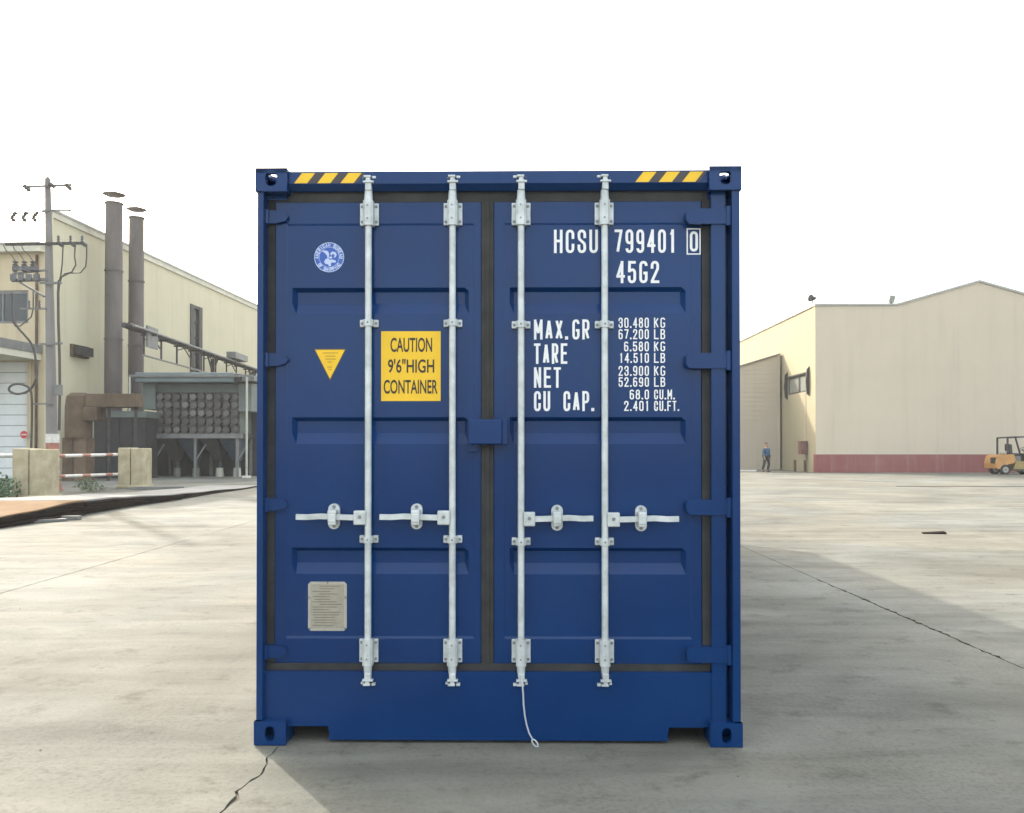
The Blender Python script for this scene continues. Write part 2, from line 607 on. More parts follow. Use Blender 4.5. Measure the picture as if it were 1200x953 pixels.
def casting(name, x0, z0, side, top, y0=0.0, flip=1):
    """hollow corner casting; side=-1 left / +1 right; holes at front, outer side and top (or bottom)"""
    W, H, D, t = 0.160, TOPC, 0.178, 0.026
    x1 = x0 + W
    mb = MB()
    yb = y0 + flip * D
    mb.holed((x0, y0, z0), (1, 0, 0), (0, 0, 1), W, H, W / 2, H / 2 + (.004 if top else -.002), 0.0245 if not top else 0.030, 0.038 if not top else .036, (0, -flip, 0), t)
    xs = x1 if side > 0 else x0
    mb.holed((xs, y0 + flip * .001, z0), (0, flip, 0), (0, 0, 1), D - .001, H, D / 2, H / 2, 0.040, 0.032, (side, 0, 0), t)
    if top:
        mb.holed((x0, y0, z0 + H), (1, 0, 0), (0, flip, 0), W, D, W / 2, D / 2, .034, .06, (0, 0, 1), t)
        mb.box(x0 + .002, x1 - .002, min(y0, yb) + .002, max(y0, yb) - .002, z0 + .0005, z0 + t)
    else:
        mb.box(x0 + .002, x1 - .002, min(y0, yb) + .002, max(y0, yb) - .002, z0 + H - t, z0 + H - .0005)
        mb.box(x0 + .002, x1 - .002, min(y0, yb) + .002, max(y0, yb) - .002, z0 + .001, z0 + .012)
    xi = x0 if side > 0 else x1 - t
    mb.box(xi + .0015, xi + t - .0015, min(y0, yb) + .003, max(y0, yb) - .003, z0 + .002, z0 + H - .002)
    yy = yb - flip * t
    mb.box(x0 + .004, x1 - .004, min(yy, yb), max(yy, yb), z0 + .003, z0 + H - .003)
    return mb.build(name, BLUE, C)


for top in (True, False):
    z0 = ZT - TOPC if top else 0.002
    casting('corner_casting', -1.219, z0, -1, top)
    casting('corner_casting', 1.059, z0, 1, top)
    casting('corner_casting', -1.219, z0, -1, top, L, -1)
    casting('corner_casting', 1.059, z0, 1, top, L, -1)

# corner posts (rear-door posts of the container, facing us)
zp0, zp1 = TOPC + .003, ZT - TOPC - .001
mb = MB()
rect(mb, 300, 307, 217, 844, .012, .16)
mb.build('corner_post', BLUE, C)
mb = MB()
mb.box(px(307, .06) + .001, px(322, .1), .10, .16, zp0, zp1)          # back plate behind left gasket
mb.build('door_rebate', BLUE, C)
mb = MB()
rect(mb, 857.5, 866.5, 217, 844, .012, .16)
mb.build('corner_post', BLUE, C)
mb = MB()
rect(mb, 833, 849.5, 217, 844, PD, .16)
mb.build('inner_post', BLUE, C)
mb = MB()
mb.box(px(849.5, PD) + .001, px(857.5, .012) - .001, .115, .155, zp0, zp1)
mb.build('door_rebate', BLUE, C)

# header with a kinked lower lip
mb = MB()
xa, xb = -1.219 + .1605, 1.059 - .0005
prof = [(HD, hz(199.5, HD)), (HD, hz(214, HD)), (.065, hz(223, .065)), (.16, hz(223, .065)), (.16, hz(199.5, HD))]
mb.prism(prof, 'x', xa, xb)
mb.box(xa, -1.058 + .0, .16, .161, 2.75, 2.76)
mb.build('door_header', BLUE, C)
mb = MB()
rect(mb, 309, 334, 219.5, 233, .07, .15)
mb.build('header_end', BLUE, C)
mb = MB()
rect(mb, 829, 833.5, 219.5, 233, .07, .15)
mb.build('header_end', BLUE, C)

# sill with fork pockets
zs = hz(787, SD)
zn, zb = hz(851, SD), hz(865, SD)
xs0, xs1 = px(307.5, SD), px(849, SD)
xn0, xn1 = px(384, SD), px(783, SD)
mb = MB()
mb.prism([(xs0, zn), (xn0, zn), (xn0 + .012, zb), (xn1 - .012, zb), (xn1, zn), (xs1 - .11, zn), (xs1 - .11, zs), (xs0, zs)], 'y', SD, .20)
mb.box(xs1 - .1095, xs1 - .03, SD + .004, .20, zn + .001, zs)
mb.build('door_sill', BLUE, C)
mb = MB()
mb.box(px(385, SD), px(782, SD), SD - .004, SD + .02, zb - .006, zb + .012)
mb.build('sill_lip', BLUE, C)

# gaskets
mb = MB()
rect(mb, 309, 321, 226, 780, .090, .115)
mb.build('door_gasket', GASKET, C)
mb = MB()
rect(mb, 822, 833.2, 226, 780, .080, .115)
mb.build('door_gasket', GASKET, C)
mb = MB()
rect(mb, 319, 831, 224, 236, .083, .115)
mb.build('door_gasket', GASKET, C)
mb = MB()
rect(mb, 310, 831, 777.5, 787, .074, .115)
mb.build('door_gasket', GASKET, C)
mb = MB()
rect(mb, 564, 578, 234, 780, .078, .112)
mb.box(px(569, .07), px(573, .07), .071, .079, hz(779, .07), hz(236, .07))
mb.build('door_gasket', GASKET, C)


def door(x0, x1, pl, pr):
    """door leaf: outer frame, raised panel and three pressed horizontal troughs"""
    d = DD
    xs = [x0, x0 + 1.2, pl - 7, pl - 5, pl, pl + 5, pr - 5, pr, pr + 5, pr + 7, x1 - 1.2, x1]
    bands = [(336.5, 341, 355, 367.5), (489, 493.5, 507.5, 520.5), (642, 646.5, 660.5, 673)]
    ys = [234, 235.2, 261, 263.5]
    for b in bands:
        ys += list(b)
    ys += [745.5, 748.5, 777.3, 778.5]
    nx, ny = len(xs), len(ys)
    vs_ = []
    for yi, y in enumerate(ys):
        for xi, x in enumerate(xs):
            dep = d
            if xi in (0, nx - 1) or yi in (0, ny - 1):
                dep = d + .006
            inpanel = 3 <= xi <= nx - 4 and 3 <= yi <= ny - 4
            if inpanel:
                dep = d + .003
                for b in bands:
                    if y in (b[1], b[2]) and 5 <= xi <= nx - 6:
                        dep = d + .032
            vs_.append((px(x, d), dep, hz(y, d)))
    fs = []
    for a in range(ny - 1):
        for b in range(nx - 1):
            i = a * nx + b
            fs.append((i, i + nx, i + nx + 1, i + 1))
    # closed back
    mb = MB().add(vs_, fs)
    mb.box(px(x0, d), px(x1, d), d + .045, d + .055, hz(778.5, d), hz(234, d))
    mb.box(px(x0, d), px(x0, d) + .003, d + .006, d + .05, hz(778.5, d), hz(234, d))
    mb.box(px(x1, d) - .003, px(x1, d), d + .006, d + .05, hz(778.5, d), hz(234, d))
    return mb.build('door', BLUE, C, fix=True)


dl = door(320.5, 564.5, 341, 549)
dr = door(577.5, 822, 597, 803)
dl['label'] = 'left blue door leaf with caution sign'
dr['label'] = 'right blue door leaf with white lettering'

# hinges: lug blade on the post wrapping onto the door
for k, y in enumerate((252.5, 421, 591.5, 764)):
    mb = MB()
    d0 = .062
    x0, x1 = px(306.5, d0), px(336, d0)
    z0, z1 = hz(y + 8, d0), hz(y - 7.5, d0)
    pts = [(x0, z0), (x0 + .07, z0 + .001), (x1 - .012, z0 + .014), (x1, (z0 + z1) / 2), (x1 - .012, z1 - .010), (x0 + .06, z1), (x0, z1)]
    mb.prism(pts, 'y', d0, DD + .004)
    mb.cyl((x0 + .016, d0 + .004, z0 - .002), (x0 + .016, d0 + .004, z1 + .002), .015, n=14)
    mb.build('hinge', BLUE, C, smooth=True)
for k, y in enumerate((253.5, 423, 594.5, 766.5)):
    mb = MB()
    d0 = .034
    x0, x1 = px(804, d0), px(857, d0)
    z0, z1 = hz(y + 9, d0), hz(y - 9, d0)
    pts = [(x0, z0 + .02), (x0 + .014, z0 + .002), (x0 + .05, z0), (x1, z0), (x1, z1), (x0 + .03, z1), (x0 + .008, z1 - .006), (x0, z1 - .02)]
    mb.prism(pts, 'y', d0, DD + .004)
    mb.cyl((x1 - .012, d0 + .006, z0 - .010), (x1 - .012, d0 + .006, z1 + .010), .017, n=14)
    mb.build('hinge', BLUE, C, smooth=True)

# lock box at the meeting stiles
mb = MB()
rect(mb, 547.5, 560, 488.5, 530, .072, DD + .002, .003)
lb = mb.build('lock_box', BLUE, C)
mb = MB()
rect(mb, 549, 588, 491.5, 521, .010, .072, .006)
mb.build('lock_cover', BLUE, lb)
mb = MB()
rect(mb, 588, 594.5, 490, 521, .022, .072, .003)
mb.build('lock_cover', BLUE, lb)


# ---- locking bars
def boltring(mb, x, z, y, r=.008, h=.006):
    mb.cyl((x, y, z), (x, y - h, z), r, r * .85, n=6)


def locking_bar(xc, yt, yb, hy, hub0, hub1, h_end, ret_x, side, seal=False):
    BD = .045                   # depth of the rod axis
    X = px(xc, BD)
    r = .0168
    mb = MB()
    mb.cyl((X, BD, hz(792, BD)), (X, BD, hz(222, BD)), r, n=20)
    rod = mb.build('locking_bar', GALV, C, smooth=True)
    # end brackets
    for (y0, y1, up) in ((235.5, 262, True), (750, 777.5, False)):
        z1, z0 = hz(y0, BD), hz(y1, BD)
        mb = MB()
        mb.box(X - .048, X - .024, .068, DD, z0, z1, .004)
        mb.box(X + .024, X + .048, .068, DD, z0, z1, .004)
        mb.box(X - .0245, X + .0245, .072, DD, z0 + .002, z1 - .002)
        br = mb.build('bracket', GALV, rod)
        mb = MB()
        mb.prism([(X - .0255, .074), (X - .0255, .030), (X - .015, .0195), (X + .015, .0195), (X + .0255, .030), (X + .0255, .074)], 'z', z0 - .008, z1 + .004)
        mb.build('bracket_cover', GALV, rod)
        mb = MB()
        for zz in (z0 + .018, z1 - .018):
            for sx in (-1, 1):
                boltring(mb, X + sx * .036, zz, .068)
        for zz in (z0 + .026, z1 - .022):
            boltring(mb, X - .002, zz, .0195, .0050, .003)
        mb.build('bolts', GALVD, rod)['kind'] = 'stuff'
    # intermediate guides
    for y in (yt, yb):
        z = hz(y, BD)
        mb = MB()
        for sx in (-1, 1):
            mb.box(X + sx * .034 - .0135, X + sx * .034 + .0135, .066, DD + .004, z - .019, z + .019, .004)
        mb.prism([(X - .024, DD), (X - .024, .036), (X - .012, .022), (X + .012, .022), (X + .024, .036), (X + .024, DD)], 'z', z - .017, z + .017)
        mb.build('guide', GALV, rod)
        mb = MB()
        for sx in (-1, 1):
            boltring(mb, X + sx * .036, z, .066, .0075)
        boltring(mb, X, z, .022, .0055, .003)
        mb.build('bolts', GALVD, rod)['kind'] = 'stuff'
    # cams and keepers
    for top in (True, False):
        yb_ = 211 if top else 797
        z = hz(yb_, BD)
        s = 1 if top else -1
        mb = MB()
        zc = hz(228, BD) if top else hz(783, BD)
        mb.cyl((X, BD - .002, zc - s * .03), (X, BD - .002, zc + s * .022), .0225, .019, n=18)
        mb.box(X - .014, X + .018, .020, .060, min(zc + s * .02, z), max(zc + s * .02, z), .004)
        # cam head claw
        mb.box(X - .024 * 1, X + .030, .014, .042, z - .004 - (.012 if top else -.004), z + .006 - (.012 if top else -.004), .002)
        mb.box(X - .020, X + .016, .012, .040, z + s * .016 - .005, z + s * .016 + .005, .002)
        mb.box(X - .010, X + .012, .016, .040, min(z - s * .01, z + s * .018), max(z - s * .01, z + s * .018), .002)
        mb.build('cam', GALV, rod, smooth=False)
        mb = MB()
        pl = HD if top else SD
        q = 1 if xc < 583 else -1
        mb.box(X + q * .030 - .010, X + q * .030 + .010, .026, pl + .004, z + s * .016 - .008, z + s * .016 + .005, .003)
        mb.build('keeper', GALV, rod)
        mb = MB()
        mb.box(X - q * .026 - .008, X - q * .026 + .008, .030, pl + .004, z + s * .012 - .006, z + s * .012 + .005, .003)
        mb.build('keeper', GALV, rod)
    # handle
    z = hz(hy, .03)
    h0, h1 = px(hub0, .03), px(hub1, .03)
    mb = MB()
    mb.box(min(h0, h1), max(h0, h1), .022, .062, z - .036, z + .036, .006)
    mb.build('handle_hub', GALV, rod)
    mb = MB()
    boltring(mb, (h0 + h1) / 2, z + .004, .022, .010, .005)
    mb.build('hub_bolt', GALVD, rod)
    e = px(h_end, .03)
    xr = px(ret_x, .03)
    st = (h0 if abs(h0 - e) < abs(h1 - e) else h1)
    mb = MB()
    zz = z + .004
    pts = [(st, zz - .003), (st + (xr - st) * .75, zz - .001), (xr, zz + .001), (xr + (e - xr) * .35, zz + .003), (xr + (e - xr) * .7, zz - .001), (e, zz)]
    for (a, za), (b, zb2) in zip(pts[:-1], pts[1:]):
        mb.bar((a, .036, za), (b, .036, zb2), .016, .028)
    mb.build('handle', GALV, rod)
    mb = MB()
    # retainer: long oval back plate, hasp over the handle
    n = 10
    ov = []
    for i in range(n + 1):
        a = math.pi * i / n
        ov.append((xr + .0295 * math.cos(a) * .98, zz + .038 + .027 * math.sin(a)))
    for i in range(n + 1):
        a = math.pi + math.pi * i / n
        ov.append((xr + .0295 * math.cos(a) * .98, zz - .038 + .027 * math.sin(a)))
    mb.prism(ov, 'y', .066, DD + .004)
    rt = mb.build('handle_retainer', GALV, rod)
    mb = MB()
    mb.box(xr - .022, xr + .022, .012, .066, zz + .014, zz + .036, .006)
    mb.box(xr - .020, xr + .020, .016, .066, zz - .040, zz - .018, .005)
    mb.box(xr - .020, xr + .020, .010, .022, zz - .026, zz + .018, .004)
    mb.build('hasp', GALV, rod)
    mb = MB()
    boltring(mb, xr, zz + .048, .066, .010, .005)
    boltring(mb, xr, zz - .050, .066, .009, .005)
    mb.build('bolts', GALVD, rod)['kind'] = 'stuff'
    return rod


lbars = [
    locking_bar(431, 378, 632.5, 607, 414, 428.5, 346, 389, -1),
    locking_bar(530, 378, 632.5, 607, 512.5, 527, 444.5, 487, -1),
    locking_bar(610.5, 380, 635, 608.5, 613.5, 627, 695, 653, 1),
    locking_bar(708.5, 380, 635, 609, 711.5, 726, 795, 752, 1),
]
for o, t in zip(lbars, ('locking bar beside the yellow triangle', 'locking bar right of the caution sign',
                        'locking bar with the seal wire hanging from its foot', 'locking bar between lettering and figures')):
    o['label'] = t


# ---- lettering: stroke font
def rr(x0, y0, x1, y1, cx=.28, cy=.13, n=4):
    """closed rounded rectangle path, starting at the middle of the left side"""
    P = [(x0, (y0 + y1) / 2)]
    for (ox, oy, a0) in ((x0 + cx, y1 - cy, 180), (x1 - cx, y1 - cy, 90), (x1 - cx, y0 + cy, 0), (x0 + cx, y0 + cy, -90)):
        for i in range(n + 1):
            a = R(a0 - 90 * i / n)
            P.append((ox + cx * math.cos(a), oy + cy * math.sin(a)))
    P.append((x0, (y0 + y1) / 2))
    return P


def arc(ox, oy, rx, ry, a0, a1, n=5):
    return [(ox + rx * math.cos(R(a0 + (a1 - a0) * i / n)), oy + ry * math.sin(R(a0 + (a1 - a0) * i / n))) for i in range(n + 1)]


cx, cy = .42, .17
GL = {
    'H': [[(0, 0), (0, 1)], [(1, 0), (1, 1)], [(0, .52), (1, .52)]],
    'C': [[(1, .68)] + arc(1 - cx, 1 - cy, cx, cy, 0, 90) + arc(cx, 1 - cy, cx, cy, 90, 180) + arc(cx, cy, cx, cy, 180, 270) + arc(1 - cx, cy, cx, cy, 270, 360) + [(1, .32)]],
    'S': [[(1, .72)] + arc(1 - cx, 1 - cy, cx, cy, 0, 90) + arc(cx, 1 - cy, cx, cy, 90, 180) + [(.03, .68), (.12, .60), (.88, .40), (.97, .32)] + arc(1 - cx, cy, cx, cy, 0, -90) + arc(cx, cy, cx, cy, 270, 180) + [(0, .28)]],
    'U': [[(0, 1)] + arc(cx, cy, cx, cy, 180, 270) + arc(1 - cx, cy, cx, cy, 270, 360) + [(1, 1)]],
    '7': [[(0, 1), (1, 1), (.35, 0)]],
    '9': [rr(0, .42, 1, 1, cx, cy), [(1, .7)] + arc(1 - cx, cy, cx, cy, 0, -90) + arc(cx, cy, cx, cy, 270, 185)],
    '6': [rr(0, 0, 1, .58, cx, cy), [(0, .3)] + arc(cx, 1 - cy, cx, cy, 180, 90) + arc(1 - cx, 1 - cy, cx, cy, 90, 5)],
    '4': [[(.78, 0), (.78, 1)], [(.78, 1), (0, .28), (1.05, .28)]],
    '0': [rr(0, 0, 1, 1, cx, cy)],
    '1': [[(.25, .80), (.58, 1), (.58, 0)]],
    '5': [[(.95, 1), (.08, 1), (.04, .56), (.1, .58)] + arc(1 - cx, .62 - cy, cx, cy, 90, 0) + arc(1 - cx, cy, cx, cy, 0, -90) + arc(cx, cy, cx, cy, 270, 180) + [(0, .24)]],
    'G': [arc(1 - cx, 1 - cy, cx, cy, -5, 90) + arc(cx, 1 - cy, cx, cy, 90, 180) + arc(cx, cy, cx, cy, 180, 270) + arc(1 - cx, cy, cx, cy, 270, 360) + [(1, .45), (.74, .45)]],
    '2': [[(0, .74)] + arc(cx, 1 - cy, cx, cy, 180, 90) + arc(1 - cx, 1 - cy, cx, cy, 90, 0) + [(.98, .66), (0, .04), (0, 0), (1.03, 0)]],
    '3': [[(0, .76)] + arc(cx, 1 - cy, cx, cy, 180, 90) + arc(1 - cx, 1 - cy, cx, cy, 90, 0) + [(1, .66), (.85, .53), (.4, .53)], [(.85, .53), (1, .42)] + arc(1 - cx, cy, cx, cy, 0, -90) + arc(cx, cy, cx, cy, 270, 180) + [(0, .24)]],
    '8': [rr(0, 0, 1, .54, cx, cy), rr(.04, .54, .96, 1, cx, cy)],
    'M': [[(0, 0), (0, 1), (.5, .30), (1, 1), (1, 0)]],
    'A': [[(0, 0), (.5, 1), (1, 0)], [(.18, .27), (.82, .27)]],
    'X': [[(0, 0), (1, 1)], [(0, 1), (1, 0)]],
    'R': [[(0, 0), (0, 1), (1 - cx, 1)] + arc(1 - cx, 1 - cy, cx, cy, 90, 0) + arc(1 - cx, .47 + cy, cx, cy, 0, -90) + [(0, .47)], [(.5, .47), (1, 0)]],
    'T': [[(0, 1), (1, 1)], [(.5, 1), (.5, 0)]],
    'E': [[(1, 1), (0, 1), (0, 0), (1, 0)], [(0, .52), (.85, .52)]],
    'N': [[(0, 0), (0, 1), (1, 0), (1, 1)]],
    'P': [[(0, 0), (0, 1), (1 - cx, 1)] + arc(1 - cx, 1 - cy, cx, cy, 90, 0) + arc(1 - cx, .45 + cy, cx, cy, 0, -90) + [(0, .45)]],
    'K': [[(0, 0), (0, 1)], [(1, 1), (0, .42)], [(.3, .58), (1, 0)]],
    'L': [[(0, 1), (0, 0), (1, 0)]],
    'B': [[(0, 0), (0, 1), (1 - cx, 1)] + arc(1 - cx, 1 - cy * .8, cx * .9, cy * .8, 90, 0, 3) + [(.9, .66), (.7, .53), (0, .53)], [(.7, .53), (1, .42)] + arc(1 - cx, cy, cx, cy, 0, -90) + [(0, 0)]],
    'F': [[(1, 1), (0, 1), (0, 0)], [(0, .52), (.85, .52)]],
    '.': None,
}


def ribbon(mb, pts, w, y, closed=False):
    """flat stroke of width w through 2-D points (x,z), mitred, at depth y facing -y"""
    P = [Vector(p) for p in pts]
    Q = [P[0]]
    for p in P[1:]:
        if (p - Q[-1]).length > 1e-5:
            Q.append(p)
    P = Q
    n = len(P)
    closed = closed or (P[0] - P[-1]).length < 1e-4
    if closed:
        P = P[:-1]
        n = len(P)
    a_, b_ = [], []
    for i in range(n):
        if closed:
            d0 = (P[i] - P[i - 1]).normalized()
            d1 = (P[(i + 1) % n] - P[i]).normalized()
        else:
            d0 = (P[i] - P[i - 1]).normalized() if i > 0 else (P[1] - P[0]).normalized()
            d1 = (P[i + 1] - P[i]).normalized() if i < n - 1 else d0
        n0 = Vector((-d0.y, d0.x))
        n1 = Vector((-d1.y, d1.x))
        m_ = n0 + n1
        if m_.length < .3:
            m_ = n0
        m_.normalize()
        k = min(1.7, 1 / max(.3, m_.dot(n0)))
        a_.append(P[i] + m_ * (w / 2) * k)
        b_.append(P[i] - m_ * (w / 2) * k)
    vs_ = [(p.x, y, p.y) for p in a_] + [(p.x, y, p.y) for p in b_]
    fs = []
    for i in range(n if closed else n - 1):
        j = (i + 1) % n
        fs.append((i, j, n + j, n + i))
    mb.add(vs_, fs)


def split_sharp(pts, ext):
    """cut a stroke at its sharp corners and let straight ends run on by half the stroke width"""
    P = [Vector(p) for p in pts]
    closed = (P[0] - P[-1]).length < 1e-5
    runs, cur = [], [P[0]]
    for i in range(1, len(P)):
        cur.append(P[i])
        if i < len(P) - 1:
            a, b = (P[i] - P[i - 1]), (P[i + 1] - P[i])
            if a.length > 1e-6 and b.length > 1e-6 and a.angle(b) > R(50):
                runs.append(cur)
                cur = [P[i]]
    runs.append(cur)
    if closed and len(runs) == 1:
        return runs
    out = []
    for r_ in runs:
        r_ = [p.copy() for p in r_]
        d0, d1 = (r_[0] - r_[1]), (r_[-1] - r_[-2])
        # only upright or level ends are run on; slanting ones stay inside the letter height
        if d0.length > 1e-6 and min(abs(d0.x), abs(d0.y)) < .05 * d0.length:
            r_[0] += d0.normalized() * ext
        if d1.length > 1e-6 and min(abs(d1.x), abs(d1.y)) < .05 * d1.length:
            r_[-1] += d1.normalized() * ext
        out.append(r_)
    return out


LETY = DD + .003 - .0020


def lettering(text, x0, x1, y0, y1, wpx, parent, name='lettering', dd=None):
    """stroke text fitted between measured x0..x1 / y0..y1 (picture units on the door plane)"""
    d = LETY if x0 < 800 else DD - .0012
    mb = MB()
    adv = []
    for ch in text:
        adv.append({'.': .30, ' ': .75, 'M': 1.18, '1': .86}.get(ch, 1.0))
    gap = .38
    tot = sum(adv) + gap * (len(text) - 1)
    u = (x1 - x0) / tot
    X = x0
    k = 0
    for ch, a in zip(text, adv):
        w = a * u
        if ch == '.':
            mb.add([(px(X + w / 2 - wpx * .62, d), d, hz(y1, d)), (px(X + w / 2 + wpx * .62, d), d, hz(y1, d)),
                    (px(X + w / 2 + wpx * .62, d), d, hz(y1 - wpx * 1.3, d)), (px(X + w / 2 - wpx * .62, d), d, hz(y1 - wpx * 1.3, d))], [(0, 1, 2, 3)])
        elif ch != ' ':
            hw = wpx / 2
            for st in GL[ch]:
                k += 1
                pts = [(px(X + hw + p[0] * (w - wpx), d), hz(y1 - hw - p[1] * (y1 - y0 - wpx), d)) for p in st]
                sw_ = wpx / 1000 * (FACE + d)
                for run in split_sharp(pts, sw_ / 2):
                    k += 1
                    ribbon(mb, run, sw_, d - .00016 * (k % 6))
        X += w + gap * u
    o = mb.build(name, WHITE, parent, fix=False)
    return o


T = [('HCSU', 649, 700.5, 269, 296.5, 3.15), ('799401', 720, 791.5, 269, 296.5, 3.15), ('0', 808, 817.5, 271.5, 295, 3.0),
     ('45G2', 722, 772, 306, 332, 3.15),
     ('MAX.', 625.5, 665, 374.5, 398, 2.9), ('GR', 670.5, 690.5, 374.5, 398, 2.9),
     ('TARE', 625.5, 664.5, 402.5, 426.5, 2.9), ('NET', 625.5, 657, 430.5, 454.5, 2.9),
     ('CU', 625.5, 644.5, 458.5, 482, 2.9), ('CAP.', 660, 695.5, 458.5, 482, 2.9)]
for t in T:
    lettering(*t, dr)
S = [('30.480', 724.5, 760, 372.5, 384.5), ('KG', 766, 779, 372.5, 384.5), ('67.200', 724.5, 760, 386, 397.8), ('LB', 766, 779, 386, 397.8),
     ('6.580', 731, 760, 400.5, 412), ('KG', 766, 779, 400.5, 412), ('14.510', 725.5, 760, 414, 425.5), ('LB', 766, 779, 414, 425.5),
     ('23.900', 724.5, 760, 429, 440.7), ('KG', 766, 779, 429, 440.7), ('52.690', 724.5, 760, 442.3, 453.5), ('LB', 766, 779, 442.3, 453.5),
     ('68.0', 737.5, 760, 456.8, 468.3), ('CU.M.', 766, 790, 456.8, 468.3), ('2.401', 731, 760, 470, 481.8), ('CU.FT.', 766, 795, 470, 481.8)]
for t in S:
    lettering(*t, 1.5, dr)
mb = MB()
d = DD - .0012
ribbon(mb, [(px(a, d), hz(b, d)) for a, b in ((805, 268.5), (820, 268.5), (820, 298), (805, 298), (805, 268.5))], 1.5 / 1000 * FACE, d)
mb.build('check_digit_frame', WHITE, dr, fix=False)


def fonttext(text, x0, x1, y0, y1, d, m, parent, name):
    cu = bpy.data.curves.new(name, 'FONT')
    cu.body = text
    cu.offset = 0.018
    ob = bpy.data.objects.new(name, cu)
    scene.collection.objects.link(ob)
    bpy.context.view_layer.update()
    dg = bpy.context.evaluated_depsgraph_get()
    me = bpy.data.meshes.new_from_object(ob.evaluated_get(dg))
    bpy.data.objects.remove(ob)
    xs = [v.co.x for v in me.vertices]
    ys = [v.co.y for v in me.vertices]
    ax, bx, ay, by = min(xs), max(xs), min(ys), max(ys)
    for v in me.vertices:
        u, w = (v.co.x - ax) / (bx - ax), (v.co.y - ay) / (by - ay)
        v.co = (px(x0 + u * (x1 - x0), d), d, hz(y1 - w * (y1 - y0), d))
    me.materials.clear()
    me.materials.append(m)
    o = bpy.data.objects.new(name, me)
    scene.collection.objects.link(o)
    o.parent = parent
    return o


# caution sign
def panel(mb, pts, d, th):
    mb.prism([(px(a, d), hz(b, d)) for a, b in pts], 'y', d, d + th)
    return mb


cs = panel(MB(), [(446, 388), (516, 388), (516, 470), (446, 470)], DD + .001, .003).build('caution_sign', YELLOW, dl)
cd = DD + .0004
fonttext('CAUTION', 457, 506, 395.5, 412.5, cd, BLACKP, dl, 'sign_lettering')
fonttext("9'6\"HIGH", 454, 508.5, 420.5, 437, cd, BLACKP, dl, 'sign_lettering')
fonttext('CONTAINER', 449, 512.5, 445, 461.5, cd, BLACKP, dl, 'sign_lettering')
# warning triangle with fine print
panel(MB(), [(366.4, 408.3), (405.1, 408.3), (385.8, 446.8)], DD + .0025, .0018).build('triangle_border', DARKSTR, dl)
panel(MB(), [(368.2, 409.6), (403.3, 409.6), (385.8, 444)], DD + .0014, .0010).build('warning_triangle', YELLOW, dl)
FPRINT = mat('fine_print', (0.52, 0.31, 0.025), 0.6)
for a0, a1, b in ((377, 395.5, 413.4), (380, 392, 417.2), (380, 392.5, 420.6), (383, 388, 424), (382.5, 388.5, 430), (384, 388, 432.8)):
    panel(MB(), [(a0, b - .65), (a1, b - .65), (a1, b + .65), (a0, b + .65)], DD + .0010, .0003).build('fine_print', FPRINT, dl)
# hazard stripes on the header
for xs_, sgn in ((343, 1), (744.5, 1)):
    for k in range(3):
        x = xs_ + k * 27.4
        panel(MB(), [(x, 213.2), (x + 15.5, 213.2), (x + 25, 201.2), (x + 9.5, 201.2)], HD - .0012, .0011).build('hazard_stripe', YELLOW, C)
        panel(MB(), [(x + 15.5, 213.2), (x + 27.4, 213.2), (x + 36.9, 201.2), (x + 25, 201.2)] if k < 2 else
              [(x + 15.5, 213.2), (x + 20, 213.2), (x + 29, 201.2), (x + 25, 201.2)], HD - .0008, .0007).build('hazard_stripe', DARKSTR, C)
# data plate
mb = MB()
ch = 3
panel(mb, [(360.5 + ch, 682), (406 - ch, 682), (406, 682 + ch), (406, 739 - ch), (406 - ch, 739.5), (360.5 + ch, 739.5), (360.5, 739 - ch), (360.5, 682 + ch)], DD + .0005, .0035)
dp = mb.build('data_plate', PLATE, dl)
panel(MB(), [(363.5, 685), (403, 685), (403, 736.5), (363.5, 736.5)], DD - .0002, .0006).build('plate_field', PLATE_IN, dl)
random.seed(11)
for k in range(16):
    b = 687.3 + k * 3.05
    a0 = 366 + random.choice((0, 0, 2, 8))
    a1 = random.uniform(384, 401)
    panel(MB(), [(a0, b - .45), (a1, b - .45), (a1, b + .45), (a0, b + .45)], DD - .0006, .0003).build('plate_print', PRINT, dl)
mb = MB()
for (a, b) in ((383.3, 683.2), (362, 700.5), (404.5, 700.5), (362.5, 736.8), (404, 736.8)):
    boltring(mb, px(a, DD), hz(b, DD), DD + .0004, .006, .004)
mb.build('plate_rivets', GALVD, dl)['kind'] = 'stuff'
# round emblem
ex, ey, er = px(384.5, DD), hz(300.6, DD), 17.6 / 1000 * (FACE + DD)


def disc(mb, r0, r1, y, n=48):
    if r0 <= 0:
        mb.add([(ex + r1 * math.cos(2 * math.pi * i / n), y, ey + r1 * math.sin(2 * math.pi * i / n)) for i in range(n)], [tuple(range(n))])
    else:
        vs_ = [(ex + r * math.cos(2 * math.pi * i / n), y, ey + r * math.sin(2 * math.pi * i / n)) for r in (r0, r1) for i in range(n)]
        mb.add(vs_, [(i, (i + 1) % n, n + (i + 1) % n, n + i) for i in range(n)])
    return mb


